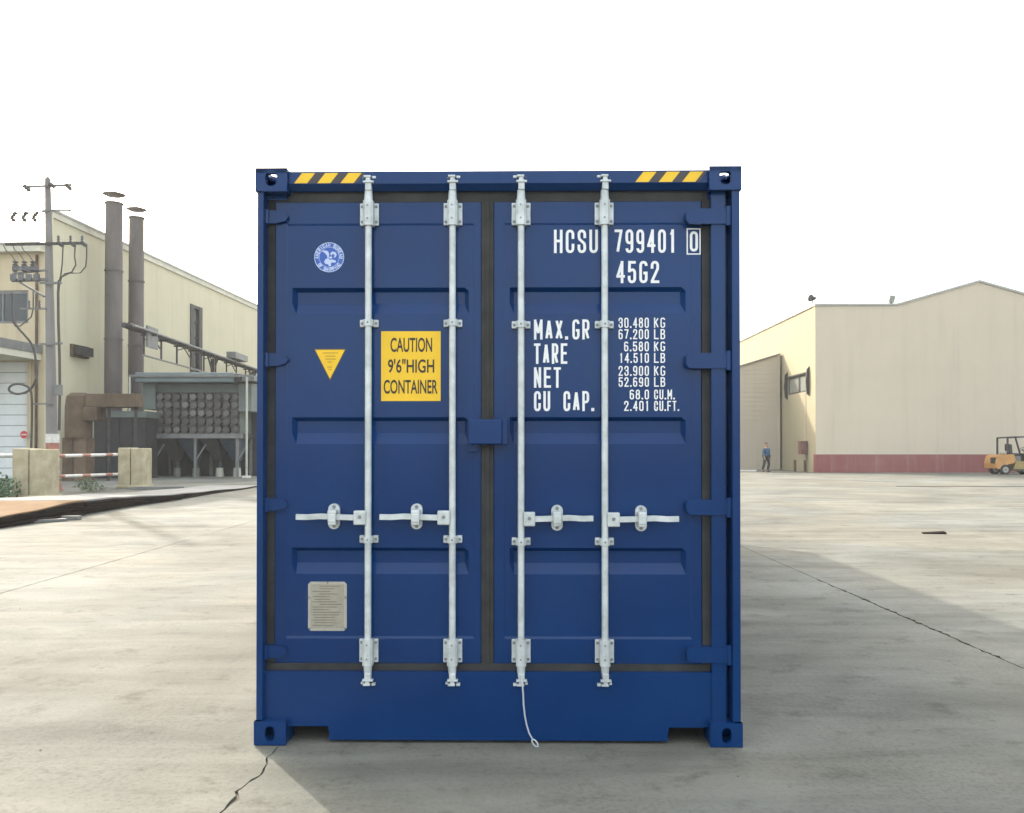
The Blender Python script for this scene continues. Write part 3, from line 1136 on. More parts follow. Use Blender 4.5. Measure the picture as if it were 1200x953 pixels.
ed = DD + .0014
disc(MB(), 0, er, ed).build('emblem', EMB_BLUE, dl, fix=False)
mb = disc(MB(), er * .955, er, ed - .0003)
disc(mb, er * .66, er * .685, ed - .0003)
mb.build('emblem_ring', EMB_WHITE, dl, fix=False)
ring_txt = 'AMERICAN BUREAU'
for txt, a0, a1, flip in (('AMERICAN BUREAU', 188, -8, 1), ('OF SHIPPING', 212, 328, -1)):
    for i, chh in enumerate(txt):
        if chh == ' ':
            continue
        a = R(a0 + (a1 - a0) * (i + .5) / len(txt))
        mb = MB()
        w, h = er * .105, er * .20
        for st in GL.get(chh, GL['0']) if chh != 'I' else [[(.5, 0), (.5, 1)]]:
            pts = []
            for p in st:
                lx, lz = (p[0] - .5) * w, (p[1] - .5) * h
                rx, rz = math.sin(a), -math.cos(a)      # tangent (clockwise)
                ox, oz = math.cos(a), math.sin(a)       # outward
                if flip < 0:
                    rx, rz, ox, oz = -rx, -rz, -ox, -oz
                cx_, cz_ = ex + math.cos(a) * er * .82, ey + math.sin(a) * er * .82
                pts.append((cx_ + rx * lx + ox * lz, cz_ + rz * lx + oz * lz))
            ribbon(mb, pts, er * .055, ed - .0004)
        mb.build('emblem_letter', EMB_WHITE, dl, fix=False)
eagle = [[(-.50, .42), (-.30, .46), (-.08, .40), (.0, .22), (-.02, -.02), (-.10, -.10), (-.14, .10), (-.28, .28)],
         [(.06, .24), (.20, .38), (.40, .34), (.50, .18), (.42, .0), (.30, -.04), (.36, .14), (.24, .24), (.14, .10)],
         [(-.34, -.30), (-.22, -.10), (-.04, -.08), (.06, -.18), (.18, -.14), (.44, -.22), (.42, -.36), (.20, -.34), (.10, -.42), (.14, -.56), (.0, -.60), (-.08, -.46), (-.24, -.44)],
         [(.0, .02), (.14, .06), (.22, -.04), (.12, -.10), (.02, -.08)]]
for e in eagle:
    MB().add([(ex + a * er * 1.02, ed - .0004, ey + b * er * 1.02) for a, b in e], [tuple(range(len(e)))]).build('emblem_eagle', EMB_WHITE, dl, fix=False)


# container shell: side walls, rails, roof, far end, floor
def corrug(n, pitch, depth):
    P = []
    for i in range(n):
        b = i * pitch
        P += [(b, 0), (b + pitch * .32, 0), (b + pitch * .5, depth), (b + pitch * .82, depth)]
    P.append((n * pitch, 0))
    return P


for s in (-1, 1):
    pr = corrug(42, .2755, .036)
    mb = MB()
    vs_ = []
    for (yy, dd) in pr:
        for z in (.16, 2.76):
            vs_.append((s * (1.196 - dd), .17 + yy, z))
    fs = [(2 * i, 2 * i + 2, 2 * i + 3, 2 * i + 1) for i in range(len(pr) - 1)]
    mb.add(vs_, fs).build('side_wall', BLUE, C, fix=False)
    xo = sorted((s * 1.13, s * 1.205))
    MB().box(xo[0], xo[1], .179, L - .179, .02, .16).build('bottom_rail', BLUE, C)
    MB().box(xo[0], xo[1], .179, L - .179, 2.76, 2.86).build('top_rail', BLUE, C)
pr = corrug(56, .2085, .02)
mb = MB()
vs_ = []
for (yy, dd) in pr:
    for x in (-1.15, 1.15):
        vs_.append((x, .16 + yy, 2.862 - dd))
mb.add(vs_, [(2 * i, 2 * i + 1, 2 * i + 3, 2 * i + 2) for i in range(len(pr) - 1)]).build('roof', BLUE, C, fix=False)
MB().box(-1.19, 1.19, L - .10, L - .05, .12, 2.78).build('end_wall', BLUE, C)
MB().box(-1.19, 1.19, L - .15, L - .01, .03, .15).build('end_sill', BLUE, C)
MB().box(-1.055, 1.055, L - .15, L - .01, 2.77, 2.86).build('end_header', BLUE, C)
MB().box(-1.125, 1.125, .205, L - .2, .13, .155).build('floor', STEELD, C)

# seal wire
X3 = px(611.5, .012)
pts = [(px(611, .012), .012, hz(792, .012))]
for x, y in ((612, 800), (613, 812), (613.5, 825), (615, 838), (617, 848), (620, 858), (624, 865)):
    pts.append((px(x, .012), .008, hz(y, .012)))
lp = []
c0 = Vector((px(626.8, .012), 0, hz(869.3, .012)))
ax = Vector((1, 0, -1.35)).normalized()
ay = Vector((1.35, 0, 1)).normalized()
for i in range(15):
    a = math.pi + .25 + (2 * math.pi - .5) * i / 14
    p = c0 + ax * math.cos(a) * .022 + ay * math.sin(a) * .010
    lp.append((p.x, .006, p.z))
sw = MB().tube(pts + lp, .0042, 6).build('seal_wire', WIRE, None, smooth=True)
sw.matrix_world = C.matrix_basis.copy()
sw.location = C.location
sw.rotation_euler = C.rotation_euler
tag(sw, 'thin white seal wire with a loop end hanging from the container lock bar', 'wire')


# ------------------------------------------------------------------ left factory hall
HL = empty('factory_hall', (-21.5, 39.9, 0), R(-3.25))
tag(HL, 'tall cream factory hall with sloping-looking long wall, white door and flat front block', 'building')
HW = 12.5
mb = MB()
mb.box(-.4, 0, 0, 14.8, 0, HW)
mb.box(-.4, 0, 16.6, 75, 0, HW)
mb.box(-.4, 0, 14.8, 16.6, 0, 5.6)
mb.box(-.4, 0, 14.8, 16.6, 10.7, HW)
mb.build('side_wall', CREAM, HL)
MB().box(-.5, .14, -.1, 75.1, HW + .001, HW + .12).build('coping', COPING, HL)
MB().box(.001, .09, -.05, 75, HW - .28, HW).build('fascia', COPING_L, HL)
w = MB()
w.box(-.30, .06, 14.8, 15.3, 5.6, 10.7)
w.box(-.30, .06, 16.1, 16.6, 5.6, 10.7)
w.box(-.30, .04, 15.25, 16.1, 10.5, 10.7)
for zz in (6.6, 7.6, 8.6, 9.6):
    w.box(-.26, -.04, 15.25, 16.1, zz, zz + .07)
wf = w.build('window', STEELD, HL)
MB().box(-.22, -.19, 15.25, 16.1, 5.6, 10.5).build('pane', PALEGLASS, wf)
# facade towards us
fa = MB()
fa.box(-1.2, -.401, .02, .3, 0, 10.6)
fa.box(-25, -9, .02, .3, 0, 10.6)
fa.box(-9, -1.2, .02, .3, 5.5, 7.3)
fa.box(-9, -1.2, .02, .3, 8.85, 10.6)
fa.box(-9, -7.6, .02, .3, 0, 5.5)
fa.build('front_wall', TANW, HL)
MB().box(-25.3, -.402, -.35, 74, 10.605, 10.95).build('roof', COPING_L, HL)
MB().box(-25.4, -.403, -.42, 74, 10.951, 11.03).build('roof_edge', COPING, HL)
MB().box(-25, -24.7, .31, 74, 0, 10.6).build('far_side_wall', TANW, HL)
w = MB()
w.box(-9, -1.2, .06, .14, 8.70, 8.85)
w.box(-9, -1.2, .06, .14, 7.3, 7.42)
for xx in (-9, -7.7, -6.4, -5.1, -3.8, -2.5, -1.28):
    w.box(xx, xx + .08, .05, .13, 7.42, 8.70)
wf = w.build('window', STEELG, HL)
for k in range(6):
    MB().box(-8.92 + k * 1.3, -7.7 + k * 1.3, .10, .115, 7.42, 8.70).build('pane', GLASS, wf)
MB().box(-9.5, -.55, -3.6, .015, 5.55, 5.85).build('canopy', COPING_L, HL)
MB().box(-9.55, -.50, -3.65, .012, 5.851, 6.25).build('canopy_fascia', STEELG, HL)
dw = MB().box(-7.6, -1.2, .16, .20, 0, 5.5).build('sectional_door', STEELG, HL)
sec = None
for k in range(11):
    if sec is None:
        sec = MB().box(-7.6, -1.2, .12, .16, .012, .488, .01).build('door_panel', DOORW, dw)
    else:
        link_copy(sec, dw, (0, 0, k * .5))
MB().box(-1.2, -1.02, -.04, .019, 0, 5.5).build('door_jamb', TANW, HL)
MB().box(.002, .12, 1.4, 2.9, 5.9, 6.5).build('exhaust_louvre', RUST, HL)
MB().box(.12, .40, 1.5, 2.8, 5.98, 6.42).build('louvre_hood', STEELD, HL)
MB().cyl((-.75, -.06, 0), (-.75, -.06, 10.5), .06, n=10).build('downpipe', RUST, HL, smooth=True)

# no-entry sign fixed on the white door
sg = empty('no_entry_sign', (-.573 * 39.7, 39.78, 2.07))
tag(sg, 'small round red no entry sign on the white sectional door', 'sign')
MB().cyl((0, 0.0, 0), (0, .012, 0), .20, n=28).build('disc', WHP, sg)
MB().cyl((0, -.004, 0), (0, -.0005, 0), .175, n=28).build('red_face', SIGNR, sg)
MB().box(-.12, .12, -.008, -.0045, -.032, .032).build('white_bar', WHP, sg)


# chimneys
def stack(X, Y, H, r, hat, label):
    e = empty('chimney_stack', (X, Y, 0))
    tag(e, label, 'chimney', 'smoke stacks in front of the cream hall')
    mb = MB()
    mb.cyl((0, 0, 0), (0, 0, H), r, r * .94, n=24)
    mb.build('shaft', CHIM, e, smooth=True)
    mb = MB()
    for z in (H * .25, H * .5, H * .75, H - .04):
        mb.cyl((0, 0, z), (0, 0, z + .06), r * 1.05, n=24)
    mb.build('flange', CHIM, e, smooth=True)
    mb = MB()
    mb.cyl((0, 0, H + hat), (0, 0, H + hat + .16), r * 1.32, r * .12, n=24)
    mb.cyl((0, 0, H + hat - .08), (0, 0, H + hat), r * .9, r * 1.32, n=24)
    mb.build('rain_cap', CHIM, e, smooth=True)
    for k in range(3):
        a = k * 2.094 + .3
        MB().cyl((r * .9 * math.cos(a), r * .9 * math.sin(a), H - .2), (r * .95 * math.cos(a), r * .95 * math.sin(a), H + hat - .05), .012, n=6).build('cap_strut', STEELG, e)
    MB().box(-r * 1.3, r * 1.3, -r * 1.3, r * 1.3, 0, .35).build('base', BLOCK, e)
    return e


stack(-.4675 * 43, 43, 1.5 + 286 * .043, .43, .45, 'taller dark sooty chimney stack with a flat rain cap nearest the pole')
stack(-.441 * 45.5, 45.5, 1.5 + 269 * .0455, .40, .45, 'shorter dark sooty chimney stack beside the dust collector')

# rusty extraction duct and fan casing
e = empty('rusty_extraction_duct', (-19.3, 38.0, 0))
tag(e, 'rusty brown extraction duct bending from an upright casing under the chimneys', 'duct')
MB().cyl((0, 0, 1.9), (0, 0, 3.25), .56, n=24).build('upper_casing', RUST, e, smooth=True)
mb = MB()
mb.cyl((0, 0, 3.25), (0, 0, 3.75), .56, .50, n=24)
mb.cyl((0, 0, 3.75), (0, 0, 3.9), .50, .32, n=24)
mb.build('dome', RUST, e, smooth=True)
MB().box(-.52, -.06, -.4, .5, 0, 1.9).build('casing_leg', RUST, e)
MB().box(-.05, .50, -.36, .45, 0, 1.9).build('casing_door', TANP, e)
MB().box(.45, 2.7, -.35, .45, 3.25, 3.85, .03).build('duct', RUST, e)
MB().box(.4, 1.0, -.42, .52, 2.65, 3.25, .02).build('duct_elbow', RUST, e)
for xx in (1.3, 2.5):
    MB().box(xx, xx + .1, -.05, .05, 0, 3.25).build('leg', STEELD, e)
e = empty('dark_void_box', (-17.9, 40.6, 0))  # dark box put in for the shaded void behind the duct
tag(e, 'dark grey box standing in for the shaded void under the rusty duct', 'cabinet')
for k in range(4):
    MB().box(-2.0 + k * .62, -1.40 + k * .62, 0, 1.4, .12, 3.2, .015).build('panel', HOPD, e)
MB().box(-2.02, .5, -.05, 1.45, 0, .12).build('plinth', HOPD, e)
MB().box(-2.05, .52, -.08, 1.48, 3.2, 2.9).build('lid', TEAL, e)

# dust collector
DC = empty('dust_collector', (-15.6, 42.0, 0))
tag(DC, 'teal grey dust collector with rows of round filter canisters above dark hoppers', 'machine')
s42 = .042


def dx(x):
    return (x - 600) * s42 + 15.6


def dz(y):
    return 1.5 - (y - 524) * s42


MB().box(dx(163), dx(277), -.5, 2.6, dz(449), dz(437.5), .05).build('hood', HOODB, DC)
MB().box(dx(277), dx(284), -.3, 2.0, dz(448), dz(439), .03).build('hood_end', HOPD, DC)
MB().box(dx(166), dx(181), .1, 2.4, dz(480), dz(449.5)).build('side_panel', TEAL, DC)
MB().box(dx(181), dx(278), .42, 2.3, dz(508), dz(449.5)).build('body', TEAL, DC)
MB().box(dx(278), dx(293), .2, 2.4, dz(482), dz(449.5)).build('side_panel', TEAL, DC)
MB().box(dx(284.5), dx(299), -.2, 2.2, dz(447), dz(441)).build('side_roof', STEELG, DC)
can = None
caps = []
random.seed(31)
ncol, nrow = 10, 5
for r_ in range(nrow):
    for c_ in range(ncol):
        loc = (dx(185.3 + c_ * 9.75), .30, dz(465 + r_ * 9.7))
        if can is None:
            mb = MB()
            mb.cyl((0, .16, 0), (0, -.10, 0), .185, n=16)
            can = mb.build('filter_canister', CANI, DC, smooth=True)
            can.location = loc
            mb = MB()
            mb.cyl((0, -.10, 0), (0, -.13, 0), .15, n=14)
            mb.cyl((0, -.13, 0), (0, -.16, 0), .045, n=8)
            caps = [mb.build('canister_cap', m_, can, smooth=True) for m_ in CANIL[:1]]
            for m_ in CANIL[1:]:
                o_ = caps[0].copy()
                o_.data = caps[0].data.copy()
                o_.data.materials[0] = m_
                caps.append(o_)
        else:
            c2 = link_copy(can, DC, (loc[0] + random.uniform(-.012, .012), loc[1] + random.uniform(-.05, .03), loc[2] + random.uniform(-.012, .012)))
            link_copy(random.choices(caps, (5, 4, 4, 1))[0], c2, (0, 0, 0))
for r_ in range(nrow + 1):
    MB().box(dx(180.5), dx(278.5), .22, .41, dz(460.2 + r_ * 9.7) - .02, dz(460.2 + r_ * 9.7) + .02).build('rack_rail', CANI, DC)
MB().box(dx(166), dx(283), -.15, .21, dz(514), dz(508.5)).build('deck_beam', STEELG, DC)
MB().box(dx(168), dx(281), .21, 2.4, dz(514), dz(508.8)).build('deck', HOPD, DC)
for xx in (179, 229, 278):
    for yy in (-.05, 2.1):
        MB().box(dx(xx) - .06, dx(xx) + .06, yy, yy + .14, 0, dz(514)).build('leg', STEELG, DC)
for (a, b) in ((180, 192), (229, 241), (278, 290)):
    MB().bar((dx(a), .02, .8), (dx(b), .02, dz(521)), .06).build('brace', STEELG, DC)
for (x0, x1, tip, m_) in ((181, 205, 199, HOPD), (206, 228, 222, HOPB), (231, 254, 250, HOPD), (255, 278, 271, HOPB)):
    mb = MB()
    t = dx(tip)
    zt_, zl = dz(514.2), dz(541)
    q = [(dx(x0), .1, zt_), (dx(x1), .1, zt_), (dx(x1), 1.9, zt_), (dx(x0), 1.9, zt_),
         (t - .16, .75, zl), (t + .16, .75, zl), (t + .16, 1.1, zl), (t - .16, 1.1, zl)]
    mb.add(q, [(0, 1, 5, 4), (1, 2, 6, 5), (2, 3, 7, 6), (3, 0, 4, 7), (0, 3, 2, 1), (4, 5, 6, 7)])
    h = mb.build('hopper', m_, DC)
    MB().cyl((t, .92, dz(549)), (t, .92, zl), .15, n=14).build('hopper_spout', HOPD, h, smooth=True)
    MB().cyl((t, .92, .0), (t, .92, dz(549)), .20, .17, n=14).build('dust_drum', PALEP if tip in (250, 271) else STEELG, h, smooth=True)
MB().box(dx(160), dx(296), 2.42, 2.5, 0, dz(470)).build('back_panel', HOPD, DC)
for xx, yy in ((158.2, -.6), (293.2, -.55)):
    MB().cyl((dx(xx), yy, 0), (dx(xx), yy, dz(443)), .055, n=10).build('canopy_post', PALEP, DC, smooth=True)
    MB().box(dx(xx) - .17, dx(xx) + .17, yy - .15, yy + .15, 0, .10).build('post_foot', WHP, DC)
MB().box(dx(157.5), dx(300), -.62, -.52, dz(443), dz(440.5)).build('canopy_beam', STEELG, DC)

# pipe gantry along the hall
G0, G1 = Vector((-18.2, 40.07, 0)), Vector((-19.2, 63.6, 0))
gl = (G1 - G0).length
GA = empty('pipe_gantry', G0, -math.atan2(G1.x - G0.x, G1.y - G0.y))
tag(GA, 'dark steel lattice pipe gantry running along the cream hall wall', 'gantry')
zt = 7.35
GLEN = 40.0
MB().box(-.16, .02, 0, GLEN, zt - .22, zt).build('top_chord', STEELD, GA)
MB().cyl((.18, 0, zt - .08), (.18, GLEN, zt - .08), .09, n=10).build('pipe', STEELD, GA, smooth=True)
MB().cyl((.40, 0, zt - .14), (.40, GLEN, zt - .14), .06, n=10).build('pipe', STEELG, GA, smooth=True)
MB().box(-.10, .0, 2.2, GLEN, zt - 1.32, zt - 1.25).build('bottom_chord', STEELG, GA)
for k in range(16):
    y = 2.4 + k * 2.35
    MB().box(-.09, -.01, y, y + .08, zt - 1.25, zt - .22).build('hanger', STEELD, GA)
    if k % 2 == 0:
        MB().bar((-.05, y + .08, zt - .5), (-.05, y + 1.3, zt - .24), .05).build('bracket', STEELD, GA)
    else:
        MB().bar((-.05, y - 1.1, zt - .26), (-.05, y, zt - .75), .05).build('bracket', STEELD, GA)
    MB().box(-.25, .55, y + .1, y + .2, zt - .30, zt - .225).build('crossbar', STEELD, GA)
for y in (13.5, 23.0, 34.0):
    MB().box(-.16, .06, y, y + .22, 0, zt - .30).build('post', STEELD, GA)
    MB().bar((-.05, y - .9, zt - .25), (-.05, y, zt - 1.1), .08).build('knee_brace', STEELD, GA)
    MB().bar((-.05, y + 1.1, zt - .25), (-.05, y + .22, zt - 1.1), .08).build('knee_brace', STEELD, GA)
MB().box(.20, .30, 2.0, 3.4, zt - .9, zt + .15).build('service_panel', STEELG, GA)
MB().box(.1, .7, 16.0, 19.0, zt + .02, zt + .42).build('cable_tray', STEELG, GA)

# ------------------------------------------------------------------ utility pole
UP = empty('utility_pole', (-.540 * 29, 29, 0))
tag(UP, 'grey concrete utility pole with cross arms, insulators and red white painted foot', 'utility pole')
K = .029


def ux(x):
    return (x - 60) * K


def uz(y):
    return 1.5 - (y - 524) * K


MB().cyl((.06, 0, 0), (-.16, 0, uz(209)), .20, .095, n=20).build('shaft', POLE, UP, smooth=True)
MB().cyl((-.16, 0, uz(209)), (-.16, 0, uz(207)), .06, n=12).build('cap', POLE, UP, smooth=True)


def insul(mb, p0, p1, r, n=4):
    p0, p1 = Vector(p0), Vector(p1)
    mb.cyl(p0, p1, r * .45, n=8)
    for i in range(n):
        a = p0.lerp(p1, (i + .2) / n)
        b = p0.lerp(p1, (i + .75) / n)
        mb.cyl(a, b, r, r * .6, n=10)


MB().bar((ux(29), -.12, uz(220)), (ux(85), -.12, uz(217.5)), .07, .07).build('cross_arm', STEELG, UP)
for a in ((30, 219, 38, 226), (60, 217, 67, 221), (79, 218, 86, 224)):
    mb = MB()
    insul(mb, (ux(a[0]), -.18, uz(a[1])), (ux(a[2]), -.2, uz(a[3])), .085, 3)
    mb.build('insulator', PORC, UP, smooth=True)
MB().bar((ux(15), -.12, uz(250.5)), (ux(56), -.12, uz(249)), .035).build('cross_arm', STEELG, UP)
MB().bar((ux(56), -.12, uz(247.5)), (ux(84), -.12, uz(247.5)), .05).build('cross_arm', STEELG, UP)
for x in (21, 34, 46):
    mb = MB()
    insul(mb, (ux(x), -.15, uz(250)), (ux(x - 6), -.15, uz(256)), .095, 3)
    insul(mb, (ux(x - 6), -.15, uz(256)), (ux(x - 2), -.15, uz(261)), .075, 2)
    mb.build('insulator', PORC, UP, smooth=True)
MB().tube([(ux(82), -.12, uz(248)), (ux(88), -.12, uz(246)), (ux(97), -.12, uz(245.8)), (ux(103), -.12, uz(245)), (ux(108), -.12, uz(248))], .022, 6).build('jumper_wire', CABLE, UP)
MB().bar((ux(8), -.14, uz(287.5)), (ux(100), -.14, uz(286)), .08).build('cross_arm', STEELD, UP)
for i, x in enumerate((70, 84, 97.5)):
    mb = MB()
    insul(mb, (ux(x), -.14, uz(285)), (ux(x), -.14, uz(277)), .06, 3)
    insul(mb, (ux(x + 1), -.2, uz(286)), (ux(x + 7), -.2, uz(290)), .075, 3)
    mb.build('insulator', PORC, UP, smooth=True)
    pts = [(ux(x + 6.5), -.2, uz(290))]
    if i == 0:
        pts += [(ux(76), -.2, uz(300)), (ux(75.5), -.2, uz(312)), (ux(74), -.2, uz(324)), (ux(72), -.2, uz(332))]
    elif i == 1:
        pts += [(ux(90), -.2, uz(303)), (ux(91.5), -.2, uz(312)), (ux(87), -.2, uz(320)), (ux(79), -.2, uz(322)), (ux(74), -.2, uz(327)), (ux(72), -.2, uz(334))]
    else:
        pts += [(ux(104), -.2, uz(303)), (ux(103), -.2, uz(314)), (ux(97), -.2, uz(321)), (ux(84), -.2, uz(321.5)), (ux(75), -.2, uz(326)), (ux(72.3), -.2, uz(336))]
    MB().tube(pts, .024, 6).build('cable', CABLE, UP, smooth=True)
MB().tube([(ux(72), -.2, uz(330)), (ux(71), -.2, uz(345)), (ux(71.5), -.2, uz(380)), (ux(73), -.2, uz(420)), (ux(73.5), -.2, uz(455)), (ux(73), -.2, uz(505))], .045, 8).build('cable', CABLE, UP, smooth=True)
MB().bar((ux(50), -.2, uz(333)), (ux(75), -.2, uz(333)), .07).build('bracket', STEELG, UP)
MB().bar((ux(50), -.2, uz(404.5)), (ux(76), -.2, uz(403.5)), .07).build('bracket', STEELG, UP)
# fuse cut-outs on the left
for i, x in enumerate((22, 32.5, 42.5)):
    mb = MB()
    insul(mb, (ux(x), -.25, uz(308)), (ux(x - .5), -.25, uz(321)), .10, 4)
    mb.box(ux(x) - .07, ux(x) + .16, -.33, -.18, uz(319), uz(314))
    mb.build('fuse_cutout', PORC, UP)
    MB().tube([(ux(x), -.25, uz(308)), (ux(x - 5), -.22, uz(301)), (ux(x - 12), -.2, uz(295)), (ux(x - 16), -.16, uz(288))], .018, 6).build('lead_wire', CABLE, UP, smooth=True)
MB().bar((ux(17), -.2, uz(330)), (ux(57), -.2, uz(329)), .10).build('bracket_arm', STEELG, UP)
MB().bar((ux(18), -.2, uz(322.5)), (ux(57), -.2, uz(318)), .06).build('bracket_arm', STEELG, UP)
MB().bar((ux(26), -.2, uz(332)), (ux(55), -.2, uz(349)), .07).build('brace', STEELG, UP)
mb = MB()
for x in (21, 30, 39, 48):
    mb.box(ux(x) - .1, ux(x) + .08, -.34, -.26, uz(331), uz(323.5))
mb.build('arresters', PORC, UP)['kind'] = 'stuff'
MB().bar((ux(27), -.2, uz(363)), (ux(57), -.2, uz(363)), .06).build('cross_arm', STEELG, UP)
for x in (37, 49):
    mb = MB()
    insul(mb, (ux(x), -.2, uz(362)), (ux(x), -.2, uz(353.5)), .06, 3)
    mb.build('insulator', PORC, UP, smooth=True)
MB().tube([(ux(42), -.2, uz(340)), (ux(42), -.2, uz(363)), (ux(40), -.22, uz(373)), (ux(28), -.22, uz(383)), (ux(22), -.22, uz(384)), (ux(18), -.22, uz(378))], .022, 6).build('cable', CABLE, UP, smooth=True)
pts = [(ux(18), -.25, uz(345)), (ux(19), -.25, uz(372)), (ux(25), -.25, uz(385)), (ux(33), -.25, uz(394)), (ux(42), -.25, uz(406)), (ux(46), -.25, uz(422)), (ux(47.5), -.25, uz(440)), (ux(43), -.25, uz(453)),
       (ux(36), -.25, uz(460)), (ux(25), -.27, uz(462.5)), (ux(16.5), -.28, uz(459)), (ux(17), -.28, uz(454)), (ux(24), -.29, uz(451)), (ux(33), -.29, uz(452)), (ux(40), -.28, uz(457)), (ux(42), -.26, uz(468)), (ux(42), -.25, uz(500)), (ux(41), -.25, uz(535))]
# round the polyline
P = [Vector(p) for p in pts]
sm = []
for i in range(len(P) - 1):
    p0, p1, p2, p3 = P[max(i - 1, 0)], P[i], P[i + 1], P[min(i + 2, len(P) - 1)]
    for k in range(4):
        t = k / 4
        sm.append(0.5 * ((2 * p1) + (p2 - p0) * t + (2 * p0 - 5 * p1 + 4 * p2 - p3) * t * t + (3 * p1 - p0 - 3 * p2 + p3) * t ** 3))
sm.append(P[-1])
MB().tube(sm, .040, 6).build('slack_cable', CABLE, UP, smooth=True)
MB().bar((ux(40), -.2, uz(474)), (ux(66), -.2, uz(474)), .05).build('bracket', STEELG, UP)
mb = MB()
mb.box(ux(68), ux(76), -.30, -.15, uz(464), uz(452))
mb.build('junction_box', STEELG, UP)
# painted foot: bands and a red concrete collar
for k in range(5):
    z1 = uz(509 + k * 10.5)
    MB().cyl((.05, 0, z1 - .30), (.05, 0, z1), .212, n=20).build('painted_band', WHP if k % 2 == 0 else REDP, UP, smooth=True)
MB().box(-.06, .42, -.45, -.2, 0, .42, .03).build('foot_guard', REDP, UP)
MB().cyl((.05, 0, 0), (.05, 0, .32), .32, .24, n=20).build('collar', REDP, UP, smooth=True)


# concrete fence piers and barrier rails
def pier(x0, x1, Y, dep, top, label):
    cx_ = (x0 + x1) / 2 * Y / 1000 - .6 * Y
    w_ = (x1 - x0) / 1000 * Y
    e = empty('concrete_pier', (cx_, Y, 0))
    tag(e, label, 'pier', 'concrete piers of the barrier')
    h = (1.5 - (top - 524) * Y / 1000)
    MB().box(-w_ / 2, w_ / 2 * -.02 - .01, 0, dep, 0, h, .035).build('block', BLOCK, e)
    MB().box(.0, w_ / 2, .02, dep, 0, h - .02, .035).build('block', BLOCK, e)
    MB().box(-w_ / 2 - .05, w_ / 2 + .05, -.06, dep + .05, 0, .10, .03).build('footing', BLOCK, e)
    return e


pier(14, 53, 24.6, .8, 526, 'weathered pale concrete pier with rust stains next to the painted utility pole')
pier(138, 167.5, 31.0, .8, 525, 'yellowish concrete pier standing before the dust collector')
A0 = Vector((-.548 * 25.0, 25.0, 0))
A1 = Vector((-.461 * 31.2, 31.2, 0))


def rail(name, label, z0, z1, p, q, r, nseg):
    e = empty(name, p)
    tag(e, label, 'rail', 'barrier rails between the piers')
    v = Vector(q) - Vector(p)
    for i in range(nseg):
        a, b = v * (i / nseg), v * ((i + 1) / nseg)
        a = Vector((a.x, a.y, z0 + (z1 - z0) * i / nseg))
        b = Vector((b.x, b.y, z0 + (z1 - z0) * (i + 1) / nseg))
        MB().cyl(a, b, r, n=10, cap=True).build('pipe_length', REDP if i % 3 == 1 else WHP, e, smooth=True)
    return e


rail('barrier_rail', 'upper red and white barrier pipe between the concrete piers', 1.22, 1.22, A0, A1, .055, 9)
rail('barrier_rail', 'lower red and white barrier pipe sagging between the concrete piers', .62, .50, A0, A1, .05, 9)
B0 = Vector((-.62 * 24, 24.9, 0))
B1 = Vector((-.584 * 24.8, 24.9, 0))
rail('barrier_rail', 'short pale barrier pipe running from the rust stained pier past the white door', 1.25, 1.25, B0 + Vector((-3, 0, 0)), B1, .05, 4)
e = tag(empty('barrier_post', (-.62 * 24 - 3.0, 24.9, 0)), 'thin steel post holding the short barrier pipe', 'post')
MB().cyl((0, 0, 0), (0, 0, 1.32), .06, n=10).build('post', WHP, e, smooth=True)
MB().box(-.15, .15, -.15, .15, 0, .06).build('foot', BLOCK, e)


# steel sheet stacks on the ground
def hprof(Y):
    T_ = [(12, .12), (14, .14), (16.5, .24), (18.3, .34), (20, .31), (21.4, .26), (24, .17), (26.8, .11), (31, .04), (40, .02)]
    for (a, ha), (b, hb) in zip(T_[:-1], T_[1:]):
        if a <= Y <= b:
            t = (Y - a) / (b - a)
            t = t * t * (3 - 2 * t)
            return ha + (hb - ha) * t
    return .05


def sheet_stack(label, X0, X1, Y0, Y1, n, top, hs=1.0, skew=0.0):
    e = empty('steel_sheet_stack', ((X0 + X1) / 2, (Y0 + Y1) / 2, 0))
    tag(e, label, 'steel sheets', 'stacks of steel sheets beside the yard')
    ox, oy = e.location.x, e.location.y
    N = 22
    for k in range(n):
        j0, j1 = random.uniform(-.05, .05), random.uniform(-.05, .05)
        ph = random.uniform(0, 6)
        mb = MB()
        vs_ = []
        for i in range(N + 1):
            Y = Y0 + (Y1 - Y0) * i / N + j1
            h = hprof(Y) * hs
            zt_ = h * (k + 1) / n + .004 * math.sin(Y * 2 + ph)
            zb_ = max(.001, zt_ - h / n * .72)
            wv = .05 * math.sin(Y * 1.1 + ph * .1) + skew * (Y - Y0)
            for x, lift in ((X0, -.2), ((X0 + X1) / 2, -.12), (X1 + j0 + wv, 0)):
                q = 1 + lift * 0.35
                vs_ += [(x - ox, Y - oy, max(.002, zb_ * q)), (x - ox, Y - oy, max(.006, zt_ * q))]
        fs = []
        for i in range(N):
            a, b = i * 6, (i + 1) * 6
            for c_ in (0, 2):
                fs += [(a + c_, b + c_, b + c_ + 2, a + c_ + 2), (a + c_ + 1, a + c_ + 3, b + c_ + 3, b + c_ + 1)]
            fs += [(a, a + 1, b + 1, b), (a + 4, b + 4, b + 5, a + 5)]
        for a in (0, N * 6):
            fs += [(a, a + 2, a + 3, a + 1), (a + 2, a + 4, a + 5, a + 3)]
        mb.add(vs_, fs)
        mb.build('steel_sheet', top if k == n - 1 else DARKRUST_SHADE, e)  # lower sheets near black: shade of the gap put into their colour
    return e


